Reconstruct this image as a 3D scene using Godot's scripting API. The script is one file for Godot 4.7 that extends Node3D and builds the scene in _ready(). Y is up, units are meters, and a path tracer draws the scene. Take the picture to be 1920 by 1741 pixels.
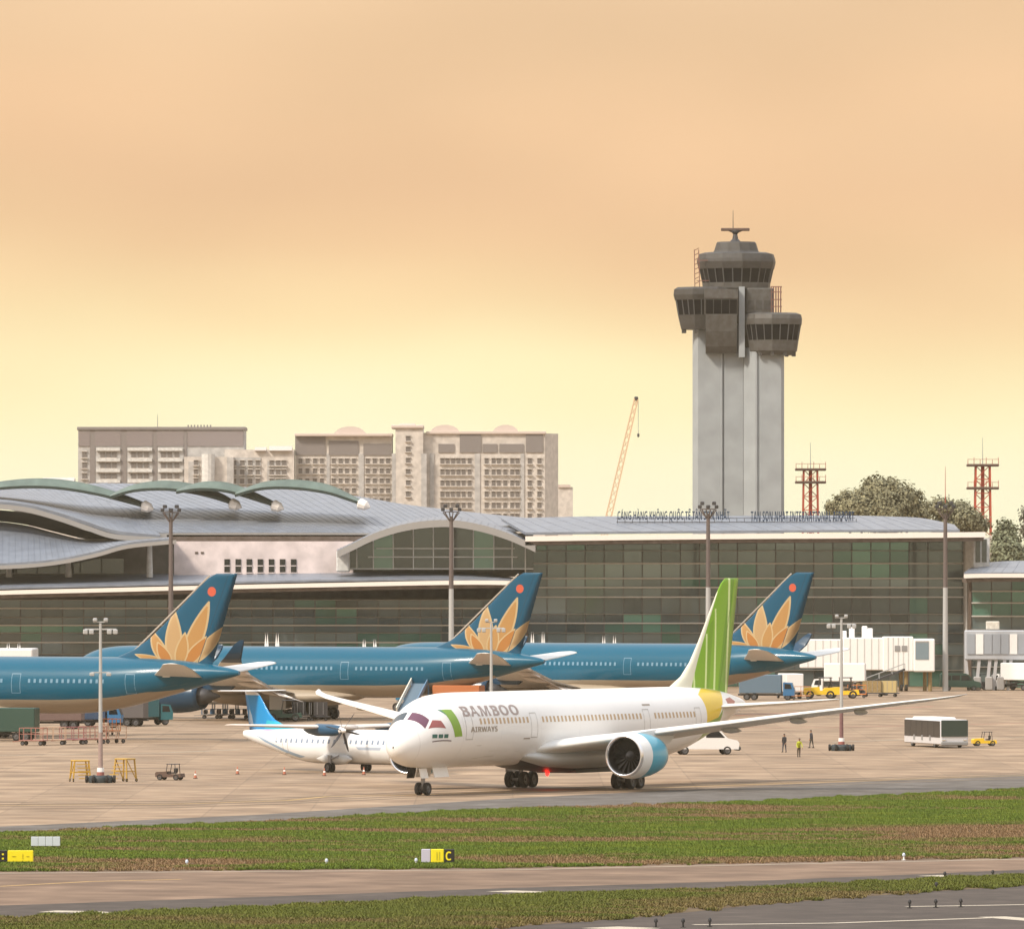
extends Node3D
# Airport apron seen through a long lens at dusk. Units are metres; the camera stands 18.2 m above the grass, looking along -Z.

const F := 16900.0   # focal length in picture widths of 1920
const HC := 18.2     # camera height
const HY := 1058.0   # row of the horizon

var M = {}
var used = {}
var wheel_cache = {}
var rng = RandomNumberGenerator.new()

# ---------------------------------------------------------------- places
func at(px, py, d):
	var p = F / d
	return Vector3((px - 960.0) / p, HC - (py - HY) / p, -d)

func gnd(px, py):
	var d = F * HC / (py - HY)
	return Vector3((px - 960.0) * d / F, 0.0, -d)

# ---------------------------------------------------------------- nodes
func numbered(n):
	if not used.has(n):
		used[n] = 0
		return n
	used[n] += 1
	return "%s_%03d" % [n, used[n]]

func tag(o, label, category, group = ""):
	o.set_meta("label", label)
	o.set_meta("category", category)
	if group != "":
		o.set_meta("group", group)
	return o

func thing(called, label, category, pos = Vector3.ZERO, turn = 0.0, group = ""):
	var o = Node3D.new()
	o.name = numbered(called)
	add_child(o, true)
	o.position = pos
	o.rotation.y = turn
	return tag(o, label, category, group)

func part(called, mesh, m, parent, pos = Vector3.ZERO):
	var o = MeshInstance3D.new()
	o.name = called
	o.mesh = mesh
	if m != null:
		o.material_override = m
	parent.add_child(o, true)
	o.position = pos
	return o

func ground_sheet(called, pts, y, m, tile):
	var st = mk()
	var flat = PackedVector2Array()
	for p in pts:
		flat.append(Vector2(p.x, p.z))
	var idx = Geometry2D.triangulate_polygon(flat)
	for i in range(0, idx.size(), 3):
		var t = [flat[idx[i]], flat[idx[i + 1]], flat[idx[i + 2]]]
		if (t[1] - t[0]).cross(t[2] - t[0]) < 0:
			t = [t[0], t[2], t[1]]
		for v in t:
			st.set_uv(Vector2(v.x, v.y) / tile)
			st.set_normal(Vector3.UP)
			st.add_vertex(Vector3(v.x, y, v.y))
	var o = part(numbered(called), st.commit(), m, self)
	o.set_meta("kind", "structure")
	return o

# ---------------------------------------------------------------- materials
func lin(r, g, b):
	return Color(r, g, b).linear_to_srgb()

func mat(r, g, b, rough = 0.6, metal = 0.0, tex = null, scale = 1.0):
	var m = StandardMaterial3D.new()
	m.albedo_color = lin(r, g, b)
	m.roughness = rough
	m.metallic = metal
	if tex != null:
		m.albedo_texture = tex
		m.uv1_triplanar = true
		m.uv1_world_triplanar = true
		m.uv1_scale = Vector3.ONE * scale
	return m

func glass(r, g, b, a, rough = 0.05):
	var m = mat(r, g, b, rough)
	m.albedo_color.a = a
	m.transparency = BaseMaterial3D.TRANSPARENCY_ALPHA
	return m

func noise_tex(freq, lo, hi, oct = 4, sd = 1, size = 512, kind = FastNoiseLite.TYPE_SIMPLEX_SMOOTH):
	var n = FastNoiseLite.new()
	n.noise_type = kind
	n.seed = sd
	n.frequency = freq
	n.fractal_octaves = oct
	var t = NoiseTexture2D.new()
	t.width = size
	t.height = size
	t.seamless = true
	t.noise = n
	var g = Gradient.new()
	g.set_color(0, lo)
	g.set_color(1, hi)
	t.color_ramp = g
	return t

func gray(v):
	return Color(v, v, v)

# ---------------------------------------------------------------- shapes
func mk():
	var st = SurfaceTool.new()
	st.begin(Mesh.PRIMITIVE_TRIANGLES)
	st.set_smooth_group(-1)
	return st

func done(st):
	st.generate_normals()
	return st.commit()

func tri(st, a, b, c):
	st.add_vertex(a)
	st.add_vertex(b)
	st.add_vertex(c)

func quad(st, a, b, c, d):
	tri(st, a, b, c)
	tri(st, a, c, d)

func box(st, c, s, b = Basis()):
	var h = s * 0.5
	var v = []
	for i in 8:
		v.append(c + b * Vector3(h.x if i & 1 else -h.x, h.y if i & 2 else -h.y, h.z if i & 4 else -h.z))
	for f in [[0, 2, 3, 1], [5, 7, 6, 4], [4, 6, 2, 0], [1, 3, 7, 5], [2, 6, 7, 3], [4, 0, 1, 5]]:
		quad(st, v[f[0]], v[f[1]], v[f[2]], v[f[3]])

func bmesh_box(s):
	var st = mk()
	box(st, Vector3.ZERO, s)
	return done(st)

func bar(st, a, b, w, h = -1.0):
	var z = (b - a).normalized()
	var up = Vector3.UP if abs(z.y) < 0.98 else Vector3.RIGHT
	var x = up.cross(z).normalized()
	var y = z.cross(x)
	box(st, (a + b) * 0.5, Vector3(w, h if h > 0 else w, a.distance_to(b)), Basis(x, y, z))

# chamfered box
func rbox(st, c, s, r):
	var h = s * 0.5
	var rings = []
	for e in [[-h.y, r], [-h.y + r, 0.0], [h.y - r, 0.0], [h.y, r]]:
		var x = h.x - e[1]
		var z = h.z - e[1]
		var q = min(r, min(x, z) * 0.9)
		var ring = []
		for p in [[-x + q, -z], [x - q, -z], [x, -z + q], [x, z - q], [x - q, z], [-x + q, z], [-x, z - q], [-x, -z + q]]:
			ring.append(c + Vector3(p[0], e[0], p[1]))
		rings.append(ring)
	skin(st, rings, true, true)

func skin(st, rings, closed = true, caps = false):
	var n = rings[0].size()
	for i in rings.size() - 1:
		for k in (n if closed else n - 1):
			var k2 = (k + 1) % n
			quad(st, rings[i][k], rings[i + 1][k], rings[i + 1][k2], rings[i][k2])
	if caps:
		for e in [0, rings.size() - 1]:
			var r = rings[e]
			for k in range(1, n - 1):
				if e == 0:
					tri(st, r[0], r[k], r[k + 1])
				else:
					tri(st, r[0], r[k + 1], r[k])

func tube(st, a, b, r0, r1 = -1.0, n = 8, cap = true):
	if r1 < 0:
		r1 = r0
	var z = (b - a).normalized()
	var up = Vector3.UP if abs(z.y) < 0.98 else Vector3.RIGHT
	var x = up.cross(z).normalized()
	var y = z.cross(x)
	var ra = []
	var rb = []
	for k in n:
		var t = TAU * k / n
		var o = x * cos(t) + y * sin(t)
		ra.append(a + o * r0)
		rb.append(b + o * r1)
	skin(st, [ra, rb], true, cap)

# surface of revolution round an axis through c; prof holds Vector2(along, radius)
func lathe(st, prof, c, axis, n = 24):
	var up = Vector3.UP if abs(axis.y) < 0.98 else Vector3.RIGHT
	var x = up.cross(axis).normalized()
	var y = axis.cross(x)
	var rings = []
	for p in prof:
		var r = []
		for k in n:
			var t = TAU * k / n
			r.append(c + axis * p.x + (x * cos(t) + y * sin(t)) * max(p.y, 0.001))
		rings.append(r)
	skin(st, rings)

# a side outline of (z, y) points given a width from x0 to x1
func prism_x(st, pts, x0, x1):
	var poly = PackedVector2Array()
	for p in pts:
		poly.append(Vector2(p[0], p[1]))
	var n = poly.size()
	for i in n:
		var a = poly[i]
		var b = poly[(i + 1) % n]
		quad(st, Vector3(x0, a.y, a.x), Vector3(x0, b.y, b.x), Vector3(x1, b.y, b.x), Vector3(x1, a.y, a.x))
	var idx = Geometry2D.triangulate_polygon(poly)
	for i in range(0, idx.size(), 3):
		var a = poly[idx[i]]
		var b = poly[idx[i + 1]]
		var c = poly[idx[i + 2]]
		tri(st, Vector3(x0, a.y, a.x), Vector3(x0, b.y, b.x), Vector3(x0, c.y, c.x))
		tri(st, Vector3(x1, a.y, a.x), Vector3(x1, c.y, c.x), Vector3(x1, b.y, b.x))

# a plan of (x, z) points raised from y0 to y1
func prism_y(st, pts, y0, y1, top_scale = 1.0, mid = Vector2.ZERO):
	var lo = []
	var hi = []
	var poly = PackedVector2Array()
	for p in pts:
		var v = Vector2(p[0], p[1])
		var w = mid + (v - mid) * top_scale
		lo.append(Vector3(v.x, y0, v.y))
		hi.append(Vector3(w.x, y1, w.y))
		poly.append(v)
	skin(st, [lo, hi])
	var idx = Geometry2D.triangulate_polygon(poly)
	for i in range(0, idx.size(), 3):
		tri(st, hi[idx[i]], hi[idx[i + 1]], hi[idx[i + 2]])
		tri(st, lo[idx[i]], lo[idx[i + 2]], lo[idx[i + 1]])

# a curved slab between two rows of points (top faces), thick downwards
func ruled(st, front, back, thick, smooth = 1):
	var n = front.size()
	var dn = Vector3(0, -thick, 0)
	st.set_smooth_group(smooth)
	for i in n - 1:
		quad(st, front[i], back[i], back[i + 1], front[i + 1])
	st.set_smooth_group(smooth + 1)
	for i in n - 1:
		quad(st, front[i] + dn, front[i + 1] + dn, back[i + 1] + dn, back[i] + dn)
	st.set_smooth_group(-1)
	for i in n - 1:
		quad(st, front[i] + dn, front[i], front[i + 1], front[i + 1] + dn)
		quad(st, back[i] + dn, back[i + 1] + dn, back[i + 1], back[i])
	quad(st, front[0] + dn, back[0] + dn, back[0], front[0])
	quad(st, front[n - 1] + dn, front[n - 1], back[n - 1], back[n - 1] + dn)

# smooth row of points through knots of (px, py) at depth d
func row(knots, d, steps = 6):
	var out = []
	var n = knots.size()
	for i in n - 1:
		var a = knots[max(i - 1, 0)]
		var b = knots[i]
		var c = knots[i + 1]
		var e = knots[min(i + 2, n - 1)]
		for s in steps:
			var t = float(s) / steps
			out.append(at(cubic_interpolate(b[0], c[0], a[0], e[0], t), cubic_interpolate(b[1], c[1], a[1], e[1], t), d))
	out.append(at(knots[n - 1][0], knots[n - 1][1], d))
	return out

func wheel_mesh(r, w):
	var key = "%.3f_%.3f" % [r, w]
	if wheel_cache.has(key):
		return wheel_cache[key]
	var st = mk()
	st.set_smooth_group(1)
	var q = r * 0.62
	lathe(st, [Vector2(-w * 0.42, q), Vector2(-w * 0.5, r * 0.8), Vector2(-w * 0.42, r * 0.95), Vector2(-w * 0.2, r), Vector2(w * 0.2, r), Vector2(w * 0.42, r * 0.95), Vector2(w * 0.5, r * 0.8), Vector2(w * 0.42, q)], Vector3.ZERO, Vector3.RIGHT, 18)
	st.generate_normals()
	var am = st.commit()
	var s2 = mk()
	for s in [-1, 1]:
		lathe(s2, [Vector2(s * w * 0.42, q), Vector2(s * w * 0.25, q * 0.85), Vector2(s * w * 0.3, q * 0.3), Vector2(s * w * 0.45, q * 0.22), Vector2(s * w * 0.45, 0.0)], Vector3.ZERO, Vector3.RIGHT, 18)
	s2.generate_normals()
	s2.commit(am)
	am.surface_set_material(0, M.rubber)
	am.surface_set_material(1, M.rim)
	wheel_cache[key] = am
	return am

func wheel(parent, pos, r, w, called = "wheel"):
	return part(called, wheel_mesh(r, w), null, parent, pos)

func poly_fill(img, pts, col):
	var y0 = 1e9
	var y1 = -1e9
	for p in pts:
		y0 = min(y0, p.y)
		y1 = max(y1, p.y)
	for y in range(max(0, int(floor(y0))), min(img.get_height() - 1, int(ceil(y1))) + 1):
		var xs = []
		for i in pts.size():
			var a = pts[i]
			var b = pts[(i + 1) % pts.size()]
			var yy = y + 0.5
			if (a.y <= yy) != (b.y <= yy):
				xs.append(a.x + (yy - a.y) / (b.y - a.y) * (b.x - a.x))
		xs.sort()
		for i in range(0, xs.size() - 1, 2):
			var xa = int(round(xs[i]))
			var xb = int(round(xs[i + 1]))
			if xb > xa:
				img.fill_rect(Rect2i(xa, y, xb - xa, 1), col)

func text_arrays(text, font_name = "Droid Sans", weight = 700):
	var f = SystemFont.new()
	f.font_names = PackedStringArray([font_name])
	f.font_weight = weight
	var t = TextMesh.new()
	t.text = text
	t.font = f
	t.font_size = 64
	t.pixel_size = 0.01
	t.depth = 0.03
	t.curve_step = 2.0
	return t

# flat lettering w wide and h high, its lower left corner at pos, reading along +X, facing +Z
func lettering(called, text, w, h, m, parent, pos, depth = 0.1):
	var t = text_arrays(text)
	var bb = t.get_aabb()
	var arr = t.surface_get_arrays(0)
	var vs = arr[Mesh.ARRAY_VERTEX]
	for i in vs.size():
		vs[i] = Vector3((vs[i].x - bb.position.x) * w / bb.size.x, (vs[i].y - bb.position.y) * h / bb.size.y, vs[i].z / 0.03 * depth)
	arr[Mesh.ARRAY_VERTEX] = vs
	var am = ArrayMesh.new()
	am.add_surface_from_arrays(Mesh.PRIMITIVE_TRIANGLES, arr)
	return part(called, am, m, parent, pos)

# ================================================================ the scene
func _ready():
	rng.seed = 20240607
	make_camera_and_light()
	make_materials()
	make_ground()
	make_terminal()
	make_pier()
	make_tower()
	make_skyline()
	make_trees()
	make_main_airliner()
	make_blue_airliners()
	make_turboprop()
	make_masts()
	make_bridges()
	make_equipment()
	make_people()
	make_signs()
	make_grass()

func make_camera_and_light():
	var cam = Camera3D.new()
	cam.name = "camera"
	cam.projection = Camera3D.PROJECTION_FRUSTUM
	cam.near = 1.0
	cam.far = 9000.0
	cam.size = 1741.0 / F
	cam.frustum_offset = Vector2(0.0, (HY - 870.5) / F)
	cam.position = Vector3(0, HC, 0)
	add_child(cam, true)
	cam.current = true

	var env = Environment.new()
	env.background_mode = Environment.BG_SKY
	var sky = Sky.new()
	var pano = PanoramaSkyMaterial.new()
	pano.panorama = ImageTexture.create_from_image(sky_image())
	sky.sky_material = pano
	env.sky = sky
	env.background_energy_multiplier = 1.0
	env.tonemap_mode = Environment.TONE_MAPPER_LINEAR
	env.tonemap_exposure = 1.08
	env.fog_enabled = true
	env.fog_density = 0.00004
	env.fog_light_color = Color(1.0, 0.94, 0.82)
	env.sdfgi_enabled = true
	env.ssao_enabled = true
	env.ssil_enabled = true
	var we = WorldEnvironment.new()
	we.name = "world_environment"
	we.environment = env
	add_child(we, true)

	var sun = DirectionalLight3D.new()
	sun.name = "sun"
	sun.light_color = Color(1.0, 0.945, 0.87)
	sun.light_energy = 1.3
	sun.light_angular_distance = 10.0
	sun.shadow_enabled = true
	# high hazy sun over the viewer's left shoulder
	sun.look_at_from_position(Vector3(-0.80, 0.95, 0.62), Vector3.ZERO, Vector3.UP)
	add_child(sun, true)

# warm overcast dusk sky: pale yellow at the horizon, peach bands of thin cloud, paler and cooler overhead
func sky_image():
	var w = 1024
	var h = 1024
	var img = Image.create(w, h, false, Image.FORMAT_RGBF)
	var n1 = FastNoiseLite.new()
	n1.seed = 5
	n1.frequency = 1.0
	n1.fractal_octaves = 3
	var n2 = FastNoiseLite.new()
	n2.seed = 17
	n2.frequency = 1.0
	n2.fractal_octaves = 4
	var stops = [[0.0, Vector3(0.97, 0.95, 0.66)], [0.45, Vector3(0.97, 0.95, 0.67)], [0.95, Vector3(0.98, 0.88, 0.53)], [1.5, Vector3(0.95, 0.73, 0.41)], [2.0, Vector3(0.89, 0.60, 0.34)],
		[2.6, Vector3(0.83, 0.54, 0.315)], [3.6, Vector3(0.82, 0.56, 0.335)], [8.0, Vector3(0.92, 0.72, 0.52)], [22.0, Vector3(1.00, 0.98, 0.96)], [50.0, Vector3(1.14, 1.22, 1.34)], [90.0, Vector3(1.20, 1.34, 1.58)]]
	for y in h:
		var el = 90.0 - (y + 0.5) * 180.0 / h
		var er = deg_to_rad(el)
		for x in w:
			if el < -1.0:
				img.set_pixel(x, y, Color(0.42, 0.34, 0.26))
				continue
			var az = (x + 0.5) / w * TAU
			var ce = cos(er)
			# noise stretched sideways into long banks
			var d = Vector3(sin(az) * ce * 9.0, sin(er) * 34.0, -cos(az) * ce * 9.0)
			var a = n1.get_noise_3dv(d)
			var e = max(el + a * 0.85 * smoothstep(0.2, 1.6, el), 0.0)
			var c = stops[0][1]
			for i in range(1, stops.size()):
				if e <= stops[i][0]:
					c = stops[i - 1][1].lerp(stops[i][1], (e - stops[i - 1][0]) / (stops[i][0] - stops[i - 1][0]))
					break
			var b = n1.get_noise_3dv(d * 0.6 + Vector3(40, 3, 9))
			var f = n2.get_noise_3dv(Vector3(sin(az) * ce * 26.0, sin(er) * 75.0, -cos(az) * ce * 26.0))
			c *= 1.0 + (b * 0.17 + f * 0.07) * smoothstep(0.5, 2.0, el)
			img.set_pixel(x, y, Color(c.x, c.y, c.z))
	return img

func make_materials():
	M.n_fine = noise_tex(0.03, gray(0.82), gray(1.0), 5, 2)
	M.n_soft = noise_tex(0.012, gray(0.72), gray(1.0), 4, 3)
	M.n_grime = noise_tex(0.02, Color(0.74, 0.70, 0.64), gray(1.0), 5, 4)
	M.rubber = mat(0.016, 0.015, 0.015, 0.85)
	M.rim = mat(0.12, 0.12, 0.125, 0.45, 0.4)
	M.steel = mat(0.32, 0.32, 0.33, 0.45, 0.6)
	M.dark_steel = mat(0.05, 0.05, 0.055, 0.5, 0.3)
	M.black = mat(0.012, 0.012, 0.014, 0.6)
	M.white = mat(0.78, 0.78, 0.77, 0.35)
	M.cream = mat(0.72, 0.68, 0.60, 0.5, 0.0, M.n_fine, 0.1)
	M.chrome = mat(0.75, 0.75, 0.77, 0.22, 0.9)
	M.yellow = mat(0.80, 0.52, 0.02, 0.5)
	M.orange = mat(0.62, 0.19, 0.03, 0.55)
	M.red = mat(0.45, 0.05, 0.035, 0.55)
	M.dark_glass = mat(0.012, 0.015, 0.018, 0.08)
	M.cab_glass = mat(0.006, 0.006, 0.009, 0.35)
	M.cab_glass.metallic_specular = 0.15
	M.fan = mat(0.02, 0.02, 0.022, 0.5, 0.2)
	M.green_dark = mat(0.02, 0.06, 0.045, 0.5)
	M.teal = mat(0.02, 0.16, 0.19, 0.45)
	M.blue = mat(0.03, 0.14, 0.30, 0.45)
	M.tan = mat(0.34, 0.25, 0.11, 0.65, 0.0, M.n_grime, 0.3)
	M.grey = mat(0.25, 0.25, 0.25, 0.6)
	M.brown = mat(0.10, 0.06, 0.045, 0.7)
	M.pole = mat(0.13, 0.105, 0.10, 0.55, 0.3)
	M.pale_pole = mat(0.42, 0.43, 0.43, 0.5, 0.3)
	# buildings
	M.roof = mat(0.25, 0.28, 0.335, 0.42, 0.25, M.n_fine, 0.02)
	M.roof_dark = mat(0.24, 0.26, 0.30, 0.45, 0.25, M.n_grime, 0.04)
	M.rim_grey = mat(0.30, 0.29, 0.28, 0.55, 0.1)
	M.fascia = mat(0.80, 0.74, 0.68, 0.5)
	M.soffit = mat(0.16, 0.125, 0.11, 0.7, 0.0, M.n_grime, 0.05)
	M.pink_wall = mat(0.80, 0.69, 0.67, 0.7, 0.0, M.n_fine, 0.02)
	M.white_wall = mat(0.70, 0.70, 0.68, 0.6, 0.0, M.n_fine, 0.06)
	M.interior = mat(0.24, 0.225, 0.20, 0.8, 0.0, M.n_soft, 0.03)
	M.slab = mat(0.36, 0.34, 0.31, 0.7)
	M.louvre = mat(0.56, 0.56, 0.54, 0.5, 0.1)
	M.mullion = mat(0.10, 0.10, 0.10, 0.5, 0.3)
	M.pane_a = glass(0.10, 0.12, 0.115, 0.55)
	M.pane_b = glass(0.15, 0.27, 0.21, 0.85)
	M.pane_c = glass(0.05, 0.056, 0.056, 0.85)
	M.pane_d = glass(0.24, 0.255, 0.24, 0.8)
	M.tints = []
	for k in 6:
		M.tints.append(glass(0.055 + k * 0.042, 0.075 + k * 0.053, 0.076 + k * 0.053, 0.82 + 0.02 * k))
	M.greens = [glass(0.08, 0.21, 0.16, 0.86), glass(0.14, 0.33, 0.25, 0.88)]
	for m in [M.pane_a, M.pane_b, M.pane_c, M.pane_d] + M.tints + M.greens:
		m.metallic_specular = 1.0
		m.metallic = 0.15
	M.skylight = mat(0.15, 0.205, 0.17, 0.35, 0.0, M.n_soft, 0.05)
	M.skylight_rim = mat(0.02, 0.035, 0.03, 0.5)
	M.concrete_tower = mat(0.33, 0.36, 0.38, 0.75, 0.0, noise_tex(0.02, gray(0.9), gray(1.0), 3, 41), 0.02)
	M.cab_panel = mat(0.062, 0.061, 0.062, 0.6, 0.0, M.n_grime, 0.08)
	M.cab_light = mat(0.10, 0.10, 0.10, 0.6, 0.0, M.n_grime, 0.08)
	M.flat_wall = mat(0.66, 0.61, 0.56, 0.8, 0.0, M.n_fine, 0.03)
	M.flat_wall_grey = mat(0.50, 0.49, 0.48, 0.8, 0.0, M.n_fine, 0.03)
	M.flat_dark = mat(0.20, 0.18, 0.175, 0.7)
	M.flat_window = mat(0.15, 0.135, 0.13, 0.3)
	M.tile_roof = mat(0.54, 0.46, 0.41, 0.8)
	M.mast_red = mat(0.42, 0.07, 0.035, 0.6)
	M.mast_white = mat(0.65, 0.60, 0.52, 0.6)
	M.crane = mat(0.62, 0.42, 0.26, 0.6)
	M.bark = mat(0.09, 0.06, 0.04, 0.9)
	# aircraft
	M.air_white = mat(0.80, 0.80, 0.79, 0.28)
	M.air_grey = mat(0.50, 0.50, 0.49, 0.4)
	M.wing_skin = mat(0.72, 0.71, 0.68, 0.38)
	M.flap_grey = mat(0.66, 0.60, 0.55, 0.5)
	M.air_blue = mat(0.008, 0.125, 0.24, 0.25)
	M.air_blue.clearcoat_enabled = true
	M.air_blue.clearcoat = 0.6
	M.air_blue.clearcoat_roughness = 0.12
	M.engine_blue = mat(0.003, 0.038, 0.085, 0.3)
	M.pale_window = mat(0.14, 0.26, 0.36, 0.3)  # cabin window reflection put into the colour; door outlines share it
	M.shade_window = mat(0.48, 0.34, 0.21, 0.25)
	M.ink = mat(0.34, 0.27, 0.25, 0.5)
	M.ink_soft = mat(0.30, 0.25, 0.20, 0.5)
	M.seam = mat(0.40, 0.39, 0.37, 0.5)

# ---------------------------------------------------------------- ground
func slab_image():
	# sixteen concrete slabs of 7.5 m with uneven tone, tar joints and stains
	var s = 1024
	var img = Image.create(s, s, false, Image.FORMAT_RGB8)
	var r = RandomNumberGenerator.new()
	r.seed = 31
	var n = FastNoiseLite.new()
	n.seed = 8
	n.frequency = 0.012
	n.fractal_octaves = 5
	var tones = []
	for i in 64:
		tones.append(0.90 + r.randf() * 0.10)
	for y in s:
		for x in s:
			var t = tones[(y / 128) * 8 + x / 128]
			var a = n.get_noise_2d(x, y)
			var v = t * (0.95 + a * 0.12)
			var jx = x % 128
			var jy = y % 128
			if jx < 2 or jy < 2:
				v *= 0.9
			img.set_pixel(x, y, Color(v, v * 0.99, v * 0.975))
	img.generate_mipmaps()
	return img

func pave(r, g, b, tex, rough = 0.85):
	var m = StandardMaterial3D.new()
	m.albedo_color = lin(r, g, b)
	m.albedo_texture = tex
	m.roughness = rough
	m.detail_enabled = true
	m.detail_blend_mode = BaseMaterial3D.BLEND_MODE_MUL
	m.detail_albedo = noise_tex(0.006, Color(0.70, 0.67, 0.64), gray(1.0), 6, 21, 1024)
	m.detail_uv_layer = BaseMaterial3D.DETAIL_UV_1
	return m

func line_strip(called, pts, w, y, m):
	# painted line: a thin sheet along ground points
	var st = mk()
	for i in pts.size() - 1:
		var a = pts[i]
		var b = pts[i + 1]
		var side = (b - a).cross(Vector3.UP).normalized() * w * 0.5
		var up = Vector3(0, y, 0)
		quad(st, a - side + up, a + side + up, b + side + up, b - side + up)
	var o = part(numbered(called), done(st), m, self)
	o.set_meta("kind", "structure")
	return o

func make_ground():
	var slabs = ImageTexture.create_from_image(slab_image())
	var coarse = noise_tex(0.010, Color(0.78, 0.75, 0.72), gray(1.0), 6, 12, 1024)
	var asph = noise_tex(0.02, Color(0.72, 0.70, 0.68), gray(1.0), 6, 13, 1024)
	var concrete = pave(0.475, 0.345, 0.232, slabs)
	var band = pave(0.30, 0.20, 0.132, coarse)
	var shoulder = pave(0.20, 0.185, 0.17, asph)
	var tarmac = pave(0.095, 0.072, 0.058, asph)
	var soil = mat(0.20, 0.125, 0.07, 0.95, 0.0, noise_tex(0.02, Color(0.55, 0.52, 0.46), Color(0.95, 1.0, 0.9), 5, 14), 0.06)
	M.soil = soil
	ground_sheet("ground", [Vector3(-3500, 0, -300), Vector3(3500, 0, -300), Vector3(3500, 0, -7000), Vector3(-3500, 0, -7000)], -0.012, concrete, 60.0)

	# edges read off the picture and carried on past the frame
	var shoulder_top = [gnd(-500, 1566), gnd(0, 1549), gnd(480, 1527), gnd(960, 1496), gnd(1400, 1474), gnd(1920, 1451), gnd(2500, 1430)]
	var grass_top = [gnd(-500, 1584), gnd(0, 1562), gnd(480, 1541), gnd(960, 1516), gnd(1400, 1504), gnd(1920, 1480), gnd(2500, 1460)]
	var grass_low = [gnd(-500, 1637), gnd(0, 1634), gnd(960, 1627), gnd(1920, 1607), gnd(2500, 1592)]
	var strip_top = [gnd(-500, 1741), gnd(0, 1722), gnd(480, 1702), gnd(960, 1680), gnd(1440, 1664), gnd(1920, 1641), gnd(2500, 1618)]
	var strip_low = [gnd(-500, 1800), gnd(860, 1745), gnd(1200, 1719), gnd(1440, 1694), gnd(1700, 1674), gnd(1920, 1660), gnd(2500, 1634)]
	var rev = func(a):
		var b = a.duplicate()
		b.reverse()
		return b
	ground_sheet("taxiway_shoulder", shoulder_top + rev.call(grass_top), -0.004, shoulder, 40.0)
	M.grass_poly = grass_top + rev.call(grass_low)
	ground_sheet("verge_soil", M.grass_poly, 0.004, soil, 10.0)
	ground_sheet("taxiway", grass_low + rev.call(strip_top), -0.002, band, 55.0)
	var dark_edge = [gnd(-500, 1715), gnd(0, 1697), gnd(480, 1681), gnd(960, 1664), gnd(1440, 1650), gnd(1920, 1630), gnd(2500, 1611)]
	ground_sheet("taxiway_edge_paving", dark_edge + rev.call(strip_top), 0.003, tarmac, 40.0)
	M.strip_poly = strip_top + rev.call(strip_low)
	ground_sheet("strip_soil", M.strip_poly, 0.007, soil, 10.0)
	ground_sheet("runway", strip_low + [Vector3(60, 0, -300), Vector3(-60, 0, -300)], -0.001, tarmac, 45.0)

	# paint
	var white = mat(0.60, 0.55, 0.46, 0.7, 0.0, M.n_grime, 0.6)
	var yellow = mat(0.75, 0.50, 0.18, 0.7, 0.0, M.n_grime, 0.6)
	line_strip("white_marking", [gnd(88, 1708), gnd(150, 1709), gnd(230, 1714)], 2.2, 0.011, white)
	line_strip("white_marking", [gnd(935, 1670), gnd(1000, 1672), gnd(1075, 1676)], 2.2, 0.011, white)
	line_strip("white_marking", [gnd(1742, 1641), gnd(1800, 1643), gnd(1872, 1647)], 2.0, 0.014, white)
	line_strip("white_marking", [gnd(1860, 1718), gnd(1960, 1726)], 1.6, 0.006, white)
	line_strip("white_marking", [gnd(1300, 1733), gnd(1560, 1730), gnd(1860, 1720)], 0.7, 0.006, white)
	line_strip("white_marking", [gnd(1700, 1699), gnd(1830, 1697), gnd(1990, 1694)], 0.7, 0.006, white)
	line_strip("white_marking", [gnd(1130, 1741), gnd(1200, 1738)], 3.0, 0.006, white)
	line_strip("taxiway_centre_line", [gnd(-300, 1668), gnd(0, 1661), gnd(170, 1652), gnd(340, 1648)], 0.35, 0.006, yellow)
	line_strip("taxiway_edge_line", [gnd(-500, 1639), gnd(0, 1636.5), gnd(960, 1630), gnd(1920, 1610), gnd(2500, 1595)], 0.5, 0.006, white)
	line_strip("apron_centre_line", [gnd(-400, 1512), gnd(330, 1507), gnd(540, 1500), gnd(612, 1493), gnd(760, 1490), gnd(1300, 1474), gnd(2300, 1440)], 0.4, 0.004, yellow)
	var rubber = mat(0.24, 0.18, 0.125, 0.8, 0.0, M.n_grime, 0.3)
	for o in [-3.2, 3.2, 9.5, -9.0]:
		var tr = []
		for q in [[-400, 1512], [330, 1507], [540, 1500], [760, 1490], [1300, 1474], [2300, 1440]]:
			tr.append(gnd(q[0], q[1]) + Vector3(0, 0, o))
		line_strip("tyre_marks", tr, 0.9, 0.002, rubber)
	line_strip("stand_line", [gnd(-200, 1357), gnd(300, 1354), gnd(600, 1350), gnd(900, 1347)], 0.7, 0.004, white)
	line_strip("stand_line", [gnd(1380, 1341), gnd(1520, 1334), gnd(1750, 1324)], 0.6, 0.004, mat(0.5, 0.16, 0.12, 0.7))
	line_strip("stand_line", [gnd(1200, 1364), gnd(1560, 1363), gnd(2100, 1352)], 0.6, 0.004, mat(0.5, 0.2, 0.15, 0.7))
	line_strip("stand_line", [gnd(1560, 1391), gnd(1700, 1386), gnd(2100, 1378)], 0.6, 0.004, white)
	line_strip("stand_line", [gnd(-100, 1418), gnd(300, 1411), gnd(450, 1405)], 0.6, 0.004, white)
	line_strip("stand_line", [gnd(-100, 1444), gnd(500, 1454), gnd(740, 1452)], 0.5, 0.004, mat(0.30, 0.20, 0.15, 0.8))

# ---------------------------------------------------------------- grass
func inside(p, poly):
	return Geometry2D.is_point_in_polygon(p, poly)

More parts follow.
